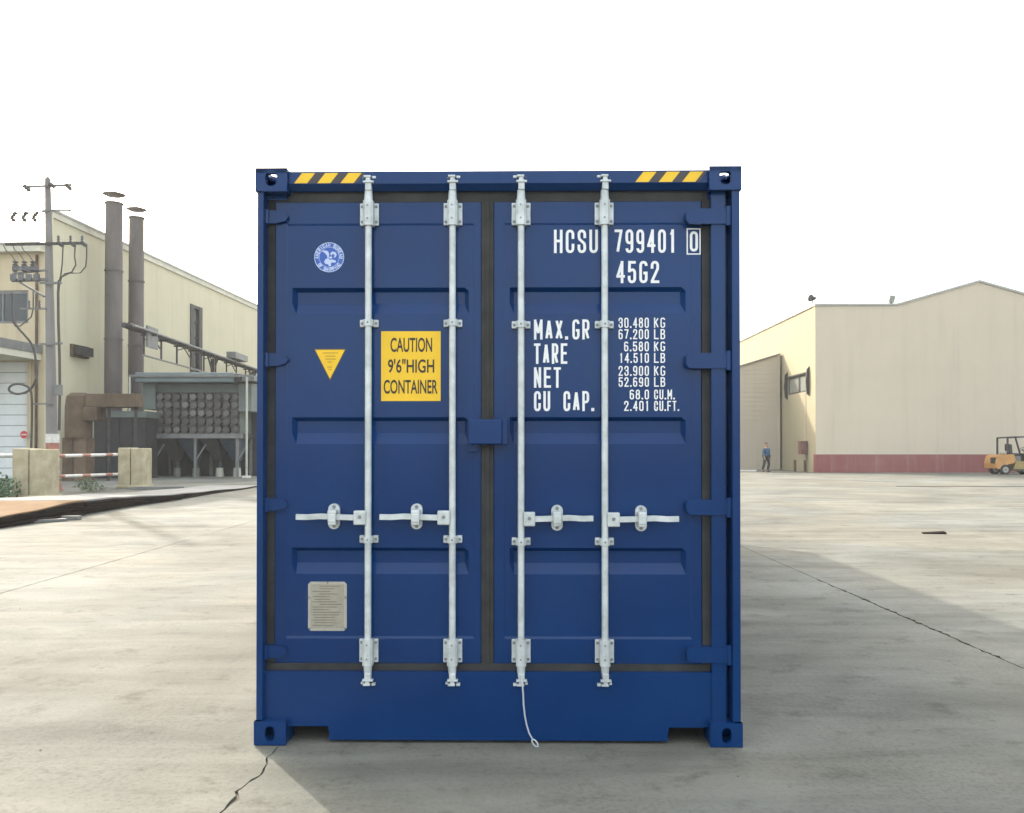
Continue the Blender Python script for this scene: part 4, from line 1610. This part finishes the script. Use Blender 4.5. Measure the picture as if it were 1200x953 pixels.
random.seed(5)
sheet_stack('stack of shade-dark steel sheets with an orange rusted top sheet', -12.6, -9.35, 12.6, 18.6, 7, RUSTO)
sheet_stack('stack of bent shade-dark steel sheets with a pale dusty top sheet', -12.2, -9.45, 18.75, 24.4, 6, PALES)
sheet_stack('low stack of shade-dark steel sheets tapering out under the container side', -11.6, -9.5, 24.6, 32.5, 4, PALES)
# loose pieces
o = MB().bar((-13.2, 29.6, .06), (-11.6, 30.2, .06), .16, .10).build('steel_bar', STEELG)
tag(o, 'long grey steel bar lying on the pale ground behind the dusty sheets', 'bar')
o = MB().box(-.17, .17, -.09, .09, 0, .085, .012).build('steel_offcut', STEELG)
o.location = (-9.03, 17.5, .001)
tag(o, 'small grey steel block lying in front of the sheet stacks', 'offcut')
o = MB().bar((-9.75, 16.3, .05), (-8.98, 17.2, .03), .12, .05).build('steel_strip', STEELG)
tag(o, 'narrow grey steel strip leaning along the rusty sheet stack', 'strip')
o = MB().add([(-.22, -.08, .0), (.16, -.12, 0), (.2, .06, 0), (-.16, .1, 0), (-.22, -.08, .012), (.16, -.12, .03), (.2, .06, .035), (-.16, .1, .012)],
             [(0, 1, 2, 3), (7, 6, 5, 4), (0, 4, 5, 1), (1, 5, 6, 2), (2, 6, 7, 3), (3, 7, 4, 0)]).build('metal_scrap', DARKRUST_SHADE)
o.location = (7.28, 14.75, .002)
tag(o, 'flat dark metal scrap lying on the sunlit concrete of the yard', 'scrap')
mb = MB()
random.seed(21)
spots = [(-1.31 - .15, 5.63)] + [(random.uniform(-6, 6), random.uniform(3.2, 13)) for _ in range(70)]
for i, (x, y) in enumerate(spots):
    if -1.35 < x < 1.25 and 4.2 < y < 17:
        continue
    r_ = .018 if i == 0 else random.uniform(.003, .008)
    bm = bmesh.new()
    bmesh.ops.create_icosphere(bm, subdivisions=1, radius=r_)
    for v in bm.verts:
        v.co = Vector((x, y, r_ * .5)) + Vector((v.co.x * random.uniform(.7, 1.3), v.co.y * random.uniform(.7, 1.2), v.co.z * .6))
    mb.bm(bm)
tag(mb.build('gravel', STONE), 'scattered small grey pebbles on the concrete yard', 'gravel', kind='stuff')


# plants
def plant(name, label, loc, h, wdt, n, m, seed):
    random.seed(seed)
    e = empty(name, loc)
    tag(e, label, 'plant')
    st = MB()
    lv = MB()
    for i in range(n):
        a = random.uniform(0, 6.283)
        rr_ = random.uniform(0, 1) ** .5 * wdt
        p = Vector((math.cos(a) * rr_, math.sin(a) * rr_, random.uniform(.08, 1) * h * (1 - .35 * (rr_ / wdt) ** 2)))
        d_ = Vector((random.uniform(-1, 1), random.uniform(-1, 1), random.uniform(-.2, 1))).normalized()
        s_ = d_.orthogonal().normalized()
        l_ = random.uniform(.05, .12)
        lv.add([p, p + d_ * l_ * .5 + s_ * l_ * .28, p + d_ * l_, p + d_ * l_ * .5 - s_ * l_ * .28], [(0, 1, 2, 3)])
        if i % 12 == 0:
            st.tube([(p.x * .2, p.y * .2, 0), (p.x * .6, p.y * .6, p.z * .5), tuple(p)], .008, 5)
    lv.build('foliage', m, e, fix=False)
    st.build('stem', m, e)
    return e


plant('leafy_bush', 'bright green leafy bush beside the rust stained pier', (-14.55, 24.2, 0), .75, .55, 500, LEAF, 3)
plant('weed_clump', 'dull green weeds growing behind the barrier rails', (-15.1, 30.2, 0), .42, .35, 180, DRYL, 4)
plant('weed_clump', 'low dull weeds at the foot of the painted pole', (-13.9, 28.4, 0), .25, .4, 120, DRYL, 6)

# ------------------------------------------------------------------ right warehouse
WR = empty('warehouse', (17.8, 50.0, 0), R(-0.6))
tag(WR, 'beige gabled warehouse with maroon plinth stripe and cream side wall', 'building')
HF, HA = 9.78, 11.15
gx0, gxa, gx1 = 4.75, 9.55, 14.35
XE = 20.0
mb = MB()
mb.prism([(0, 1.06), (XE, 1.06), (XE, HF), (gx1, HF), (gxa, HA), (gx0, HF), (0, HF)], 'y', 0, .4)
mb.build('gable_wall', BEIGE, WR)
MB().box(-.006, -.001, .004, .42, 1.065, HF).build('corner_render', BEIGE_L, WR)
MB().box(0, XE, .004, .4, 0, 1.059).build('plinth', MAROON, WR)
mb = MB()
mb.box(0.002, .4, .4, 1.2, 0, HF)
mb.box(.002, .4, 5.2, 45, 0, HF)
mb.box(.002, .4, 1.2, 5.2, 0, 4.85)
mb.box(.002, .4, 1.2, 5.2, 5.95, HF)
mb.build('side_wall', BEIGE_L, WR)
MB().box(XE - .4, XE, .4, 45, 0, HF).build('side_wall', BEIGE_L, WR)
mb = MB()
for (a, za), (b, zb2) in zip([(-.05, HF), (gx0, HF), (gxa, HA), (gx1, HF)], [(gx0, HF), (gxa, HA), (gx1, HF), (XE + .05, HF)]):
    mb.add([(a, -.08, za + .003), (b, -.08, zb2 + .003), (b, .45, zb2 + .003), (a, .45, za + .003),
            (a, -.08, za + .13), (b, -.08, zb2 + .13), (b, .45, zb2 + .13), (a, .45, za + .13)],
           [(0, 3, 2, 1), (4, 5, 6, 7), (0, 1, 5, 4), (1, 2, 6, 5), (2, 3, 7, 6), (3, 0, 4, 7)])
mb.build('coping', COPING, WR)
mb = MB()
mb.prism([(.4, HF - .3), (gx0, HF - .12), (gxa, HA - .1), (gx1, HF - .12), (XE - .4, HF - .3), (XE - .4, HF - .5), (.4, HF - .5)], 'y', .46, 45)
mb.build('roof', ROOFM, WR)
MB().box(-.08, .44, .47, 45, HF + .002, HF + .10).build('coping', COPING, WR)
# side window with standing side fins
w = MB()
w.box(.05, .16, 1.2, 1.32, 4.85, 5.95)
w.box(.05, .16, 5.08, 5.2, 4.85, 5.95)
w.box(.05, .16, 1.32, 5.08, 5.83, 5.95)
w.box(.05, .16, 1.32, 5.08, 4.85, 4.95)
w.box(.03, .14, 3.0, 3.2, 4.95, 5.83)
wf = w.build('window', STEELD, WR)
for a, b in ((1.32, 3.0), (3.2, 5.08)):
    MB().box(.08, .10, a, b, 4.95, 5.83).build('pane', PALEGLASS, wf)
for y in (1.05, 5.22):
    mb = MB()
    mb.prism([(-.0, 4.55), (-.16, 4.7), (-.22, 5.4), (-.16, 6.15), (-.0, 6.35)], 'y', y, y + .12)
    mb.build('window_fin', STEELD, wf)
MB().box(-.12, .0, 1.17, 5.22, 5.96, 6.03).build('window_hood', STEELD, wf)
# lean-to at the side
LT = empty('lean_to_shed', (17.75, 56.5, 0), R(-0.6))
tag(LT, 'grey beige lean-to shed with horizontal siding against the warehouse side wall', 'shed')
nb = 26
XLn = -7.5


def ltop(x):
    return 7.6 + .30 * x


for k in range(nb):
    z0, z1 = k * .30, k * .30 + .285
    pts = [(XLn, z0), (0, z0), (0, min(z1, 7.6)), (XLn, z1)]
    if z1 > ltop(XLn):
        # board cut by the roof slope
        xa_ = (z0 - 7.6) / .30
        xb_ = (z1 - 7.6) / .30
        if z0 >= 7.55:
            break
        pts = [(max(XLn, xa_), z0), (0, z0), (0, min(z1, 7.6)), (min(0, xb_), min(z1, 7.6))]
        if xa_ < XLn:
            pts.append((XLn, ltop(XLn)))
    mb = MB()
    mb.prism(pts, 'y', -.03, .0)
    mb.build('siding_board', SIDING, LT)
mb = MB()
mb.prism([(XLn, 0), (0, 0), (0, 7.58), (XLn, ltop(XLn) - .02)], 'y', .001, 14)
mb.build('shed_body', SIDING, LT)
mb = MB()
mb.prism([(XLn - .2, ltop(XLn - .2) + .005), (0, 7.605), (0, 7.70), (XLn - .2, ltop(XLn - .2) + .10)], 'y', -.15, 14.1)
mb.build('shed_roof', STEELG, LT)
MB().box(-.16, -.02, -.10, -.031, 0, 7.5).build('corner_trim', SIDING, LT)
# wall box, conduit, bollards, floodlights
e = empty('electric_box', (17.8, 51.4, 1.05))
tag(e, 'red brown electric box fixed to the cream warehouse wall', 'electric box')
MB().box(-.36, -.01, 0, .62, 0, .76, .02).build('cabinet', BROWNB, e)
MB().box(-.375, -.361, .05, .57, .04, .72).build('door', BROWNB, e)
MB().box(-.40, .0, -.03, .65, .765, .80).build('rain_lid', BROWNB, e)
MB().cyl((-.08, .05, -1.05), (-.08, .05, .0), .045, n=8).build('conduit', STEELG, e, smooth=True)
MB().cyl((-.03, .3, .8), (-.03, .3, 3.7), .02, n=6).build('cable', COPING_L, e)
for i, (x, y) in enumerate(((17.16, 51.75), (17.38, 50.65))):
    e = empty('bollard', (x, y, 0))
    tag(e, ('short dark bollard at the cream wall, the one nearer the lean-to shed', 'short dark bollard at the cream wall, the one nearer the maroon plinth')[i], 'bollard', 'bollards at the warehouse wall')
    MB().cyl((0, 0, 0), (0, 0, .68), .075, n=12).build('post', RUST, e, smooth=True)
    MB().cyl((0, 0, .68), (0, 0, .73), .075, .04, n=12).build('cap', RUST, e, smooth=True)
e = empty('floodlight', (17.66, 50.1, HF + .13))
tag(e, 'dark horn-shaped floodlight on the warehouse corner above the cream wall', 'floodlight', 'floodlights on the warehouse parapet')
MB().cyl((0, 0, 0), (0, 0, .20), .03, n=8).build('stem', LAMPG, e)
mb = MB()
mb.cyl((.05, 0, .30), (-.14, -.08, .33), .12, .22, n=16)
mb.cyl((.05, 0, .30), (.22, .05, .36), .12, .05, n=12)
mb.build('housing', LAMPG, e, smooth=True)
MB().bar((0, 0, .34), (.42, 0, .44), .03).build('arm', LAMPG, e)
e = empty('floodlight', (22.28, 50.1, HF + .13))
tag(e, 'grey box floodlight on the parapet at the foot of the gable slope', 'floodlight', 'floodlights on the warehouse parapet')
MB().box(-.04, .04, -.04, .04, 0, .12).build('stem', LAMPG, e)
MB().prism([(-.20, .10), (.14, .06), (.24, .46), (-.10, .50)], 'y', -.12, .14).build('housing', COPING, e)
MB().prism([(-.15, .14), (.11, .10), (.18, .42), (-.07, .45)], 'y', -.14, -.121).build('glass', PALEGLASS, e)

# pale timber offcut near the person
o = MB().bar((13.7, 52.2, .05), (14.75, 51.4, .07), .22, .09).build('pale_plank', WHP)
tag(o, 'pale plank lying on the ground by the lean-to shed', 'plank')

# dark drain covers / expansion strips far right
o = MB().box(-9, 9, -.05, .05, 0, .012).build('drain_grate', STEELD)
o.location = (23.5, 32.2, .003)
tag(o, 'long narrow dark drain grate across the yard before the warehouse', 'drain')

# ------------------------------------------------------------------ forklift
FK = empty('forklift', (27.4, 46.6, 0))
tag(FK, 'orange and ochre forklift truck with black overhead guard parked at the warehouse', 'forklift')
wd = .55
mb = MB()
prof = [(-1.30, .34), (-1.32, .62), (-1.24, .95), (-1.16, 1.06), (-.30, 1.10), (-.22, .78), (-.30, .62), (-.62, .56), (-.80, .40), (-1.0, .30)]
mb.prism(prof, 'y', -wd, wd)
mb.build('counterweight', FORKY, FK)
MB().prism([(-1.335, .60), (-1.335, .92), (-1.20, .92), (-1.20, .60)], 'y', -.5, -.1).build('rear_lamp', BLACKM, FK)
mb = MB()
mb.prism([(-.34, .20), (-.22, .60), (-.20, .74), (.95, .70), (1.02, .45), (.95, .20)], 'y', -wd + .03, wd - .03)
mb.build('chassis', FORKO, FK)
MB().box(-.30, .80, -wd - .04, -wd + .028, .20, .30).build('step', BLACKM, FK)
MB().box(.55, .85, -.45, .45, .7, 1.15, .03).build('dashboard', BLACKM, FK)
for (x, r_, y) in ((-.78, .27, -wd - .02), (-.78, .27, wd - .18), (.78, .33, -wd - .05), (.78, .33, wd - .2)):
    t = MB().cyl((x, y, r_), (x, y + .22, r_), r_, n=24).build('wheel', TYRE, FK, smooth=True)
    MB().cyl((x, y - .012, r_), (x, y + .05, r_), r_ * .58, r_ * .62, n=18).build('rim', RIM, t, smooth=True)
    MB().cyl((x, y - .03, r_), (x, y, r_), r_ * .2, n=10).build('hub', STEELG, t, smooth=True)
for s in (-1, 1):
    y = s * (wd - .06)
    MB().bar((-.62, y, 1.08), (-.62, y, 1.98), .075).build('guard_post', BLACKM, FK)
    MB().bar((.74, y, .72), (.38, y, 2.02), .07).build('guard_post', BLACKM, FK)
    MB().bar((-.64, y, 1.99), (.44, y, 2.05), .075).build('guard_rail', BLACKM, FK)
for k in range(5):
    x = -.6 + k * .25
    MB().bar((x, -wd + .09, 2.0 + .014 * k), (x, wd - .09, 2.0 + .014 * k), .05).build('guard_bar', BLACKM, FK)
MB().box(-.30, .18, -.25, .25, 1.0, 1.16, .04).build('seat_cushion', BLACKM, FK)
MB().prism([(-.36, 1.12), (-.20, 1.12), (-.24, 1.62), (-.36, 1.66)], 'y', -.24, .24).build('seat_back', BLACKM, FK)
MB().box(-.24, .2, -.3, .3, .74, .995).build('engine_hood', STEELG, FK)
MB().bar((.62, -.05, 1.12), (.42, -.05, 1.38), .04).build('steering_column', BLACKM, FK)
mb = MB()
ctr, nn = Vector((.41, -.05, 1.39)), Vector((-.55, 0, .8)).normalized()
u_ = Vector((0, 1, 0))
v_ = nn.cross(u_)
ring = [ctr + u_ * math.cos(a * .3142) * .17 + v_ * math.sin(a * .3142) * .17 for a in range(21)]
mb.tube(ring, .014, 6)
mb.build('steering_wheel', BLACKM, FK, smooth=True)
for s in (-1, 1):
    MB().box(1.05, 1.17, s * .32 - .05, s * .32 + .05, .08, 2.05).build('mast_rail', BLACKM, FK)
    MB().box(1.25, 1.32, s * .26 - .06, s * .26 + .06, .06, .65).build('fork', STEELD, FK)
    MB().box(1.321, 2.35, s * .26 - .06, s * .26 + .06, .06, .105).build('fork', STEELD, FK)
MB().box(1.06, 1.16, -.27, .27, 1.90, 2.0).build('mast_crossbar', BLACKM, FK)
MB().box(1.06, 1.16, -.27, .27, .35, .47).build('mast_crossbar', BLACKM, FK)
MB().box(1.18, 1.245, -.5, .5, .25, .65).build('fork_carriage', BLACKM, FK)
MB().cyl((-.55, -.28, 1.18), (-.55, .28, 1.18), .10, n=16).build('gas_bottle', PALEP, FK, smooth=True)


# ------------------------------------------------------------------ person
def skinmesh(name, verts, edges, radii, m, parent, sub=1):
    me = bpy.data.meshes.new(name)
    me.from_pydata(verts, edges, [])
    o = bpy.data.objects.new(name, me)
    scene.collection.objects.link(o)
    o.modifiers.new('skin', 'SKIN')
    for i, r_ in enumerate(radii):
        v = me.skin_vertices[0].data[i]
        v.radius = (r_, r_) if not isinstance(r_, tuple) else r_
        v.use_root = (i == 0)
    s_ = o.modifiers.new('sub', 'SUBSURF')
    s_.levels = sub
    s_.render_levels = sub
    me.materials.append(m)
    o.parent = parent
    return o


PE = empty('person', (15.2, 51.0, 0), R(25))
tag(PE, 'person in blue jacket and dark trousers walking by the lean-to shed', 'person')
V = [(0, 0, .94), (0, 0, 1.15), (0, 0, 1.38), (0, -.01, 1.47), (0, -.02, 1.56), (0, -.03, 1.64), (0, -.02, 1.70),   # 0-6 spine, head
     (.10, 0, .90), (.12, -.10, .50), (.12, .02, .09), (.12, -.14, .035),                                        # 7-10 right leg
     (-.10, 0, .90), (-.13, .03, .50), (-.13, .20, .11), (-.13, .06, .035),                                      # 11-14 left leg
     (.19, 0, 1.36), (.25, .05, 1.10), (.26, -.06, .86), (.26, -.10, .78),                                       # 15-18 right arm
     (-.19, 0, 1.36), (-.25, -.02, 1.10), (-.27, -.12, .88), (-.27, -.17, .80)]                                  # 19-22 left arm
E = [(0, 1), (1, 2), (2, 3), (3, 4), (4, 5), (5, 6), (0, 7), (7, 8), (8, 9), (9, 10), (0, 11), (11, 12), (12, 13), (13, 14),
     (2, 15), (15, 16), (16, 17), (17, 18), (2, 19), (19, 20), (20, 21), (21, 22)]
Rr = [.13, .13, .13, .055, .075, .095, .07, .085, .06, .042, .04, .085, .06, .042, .04, .055, .042, .03, .032, .055, .042, .03, .032]
for base in (18, 22):
    x, y, z = V[base]
    for k in range(5):
        a = len(V)
        off = (-.035 + k * .0175)
        ln = (.05, .075, .085, .08, .06)[k]
        V.append((x + (.01 if k else .03), y - .02 + off, z - ln))
        E.append((base, a))
        Rr.append(.009)
body = skinmesh('body', V, E, Rr, SKIN, PE)
VJ = [(0, 0, .92), (0, 0, 1.15), (0, 0, 1.36), (0, -.005, 1.43), (.19, 0, 1.37), (.25, .05, 1.10), (.26, -.05, .89), (-.19, 0, 1.37), (-.25, -.02, 1.10), (-.27, -.11, .91)]
EJ = [(0, 1), (1, 2), (2, 3), (2, 4), (4, 5), (5, 6), (2, 7), (7, 8), (8, 9)]
skinmesh('jacket', VJ, EJ, [.175, .17, .165, .085, .08, .065, .052, .08, .065, .052], JACK, PE)
VT = [(0, 0, .93), (.10, 0, .88), (.12, -.10, .50), (.12, .015, .10), (-.10, 0, .88), (-.13, .03, .50), (-.13, .19, .13)]
ET = [(0, 1), (1, 2), (2, 3), (0, 4), (4, 5), (5, 6)]
skinmesh('trousers', VT, ET, [.155, .11, .085, .07, .11, .085, .07], TROU, PE)
for (a, b) in (((.12, .05, .05), (.12, -.17, .045)), ((-.13, .22, .07), (-.13, .03, .045))):
    skinmesh('shoe', [a, ((a[0] + b[0]) / 2, (a[1] + b[1]) / 2, .055), b], [(0, 1), (1, 2)], [.052, .05, .042], BLACKM, PE)
skinmesh('hair', [(0, .0, 1.66), (0, .0, 1.715), (0, -.02, 1.74)], [(0, 1), (1, 2)], [.098, .095, .06], HAIR, PE)


# ------------------------------------------------------------------ haze in the air
hm = bpy.data.materials.new('haze_air')
hm.use_nodes = True
hn = hm.node_tree.nodes
hn.remove(hn['Principled BSDF'])
pv = hn.new('ShaderNodeVolumePrincipled')
pv.inputs['Color'].default_value = (0.93, 0.94, 0.95, 1)
pv.inputs['Density'].default_value = 0.0007
pv.inputs['Anisotropy'].default_value = 0.2
hm.node_tree.links.new(pv.outputs[0], hn['Material Output'].inputs['Volume'])
hb = MB().box(-64, 52, -24, 118, -1.0, 15.6).build('haze', hm)
tag(hb, 'thin pale haze in the air over the whole yard', 'haze', kind='stuff')
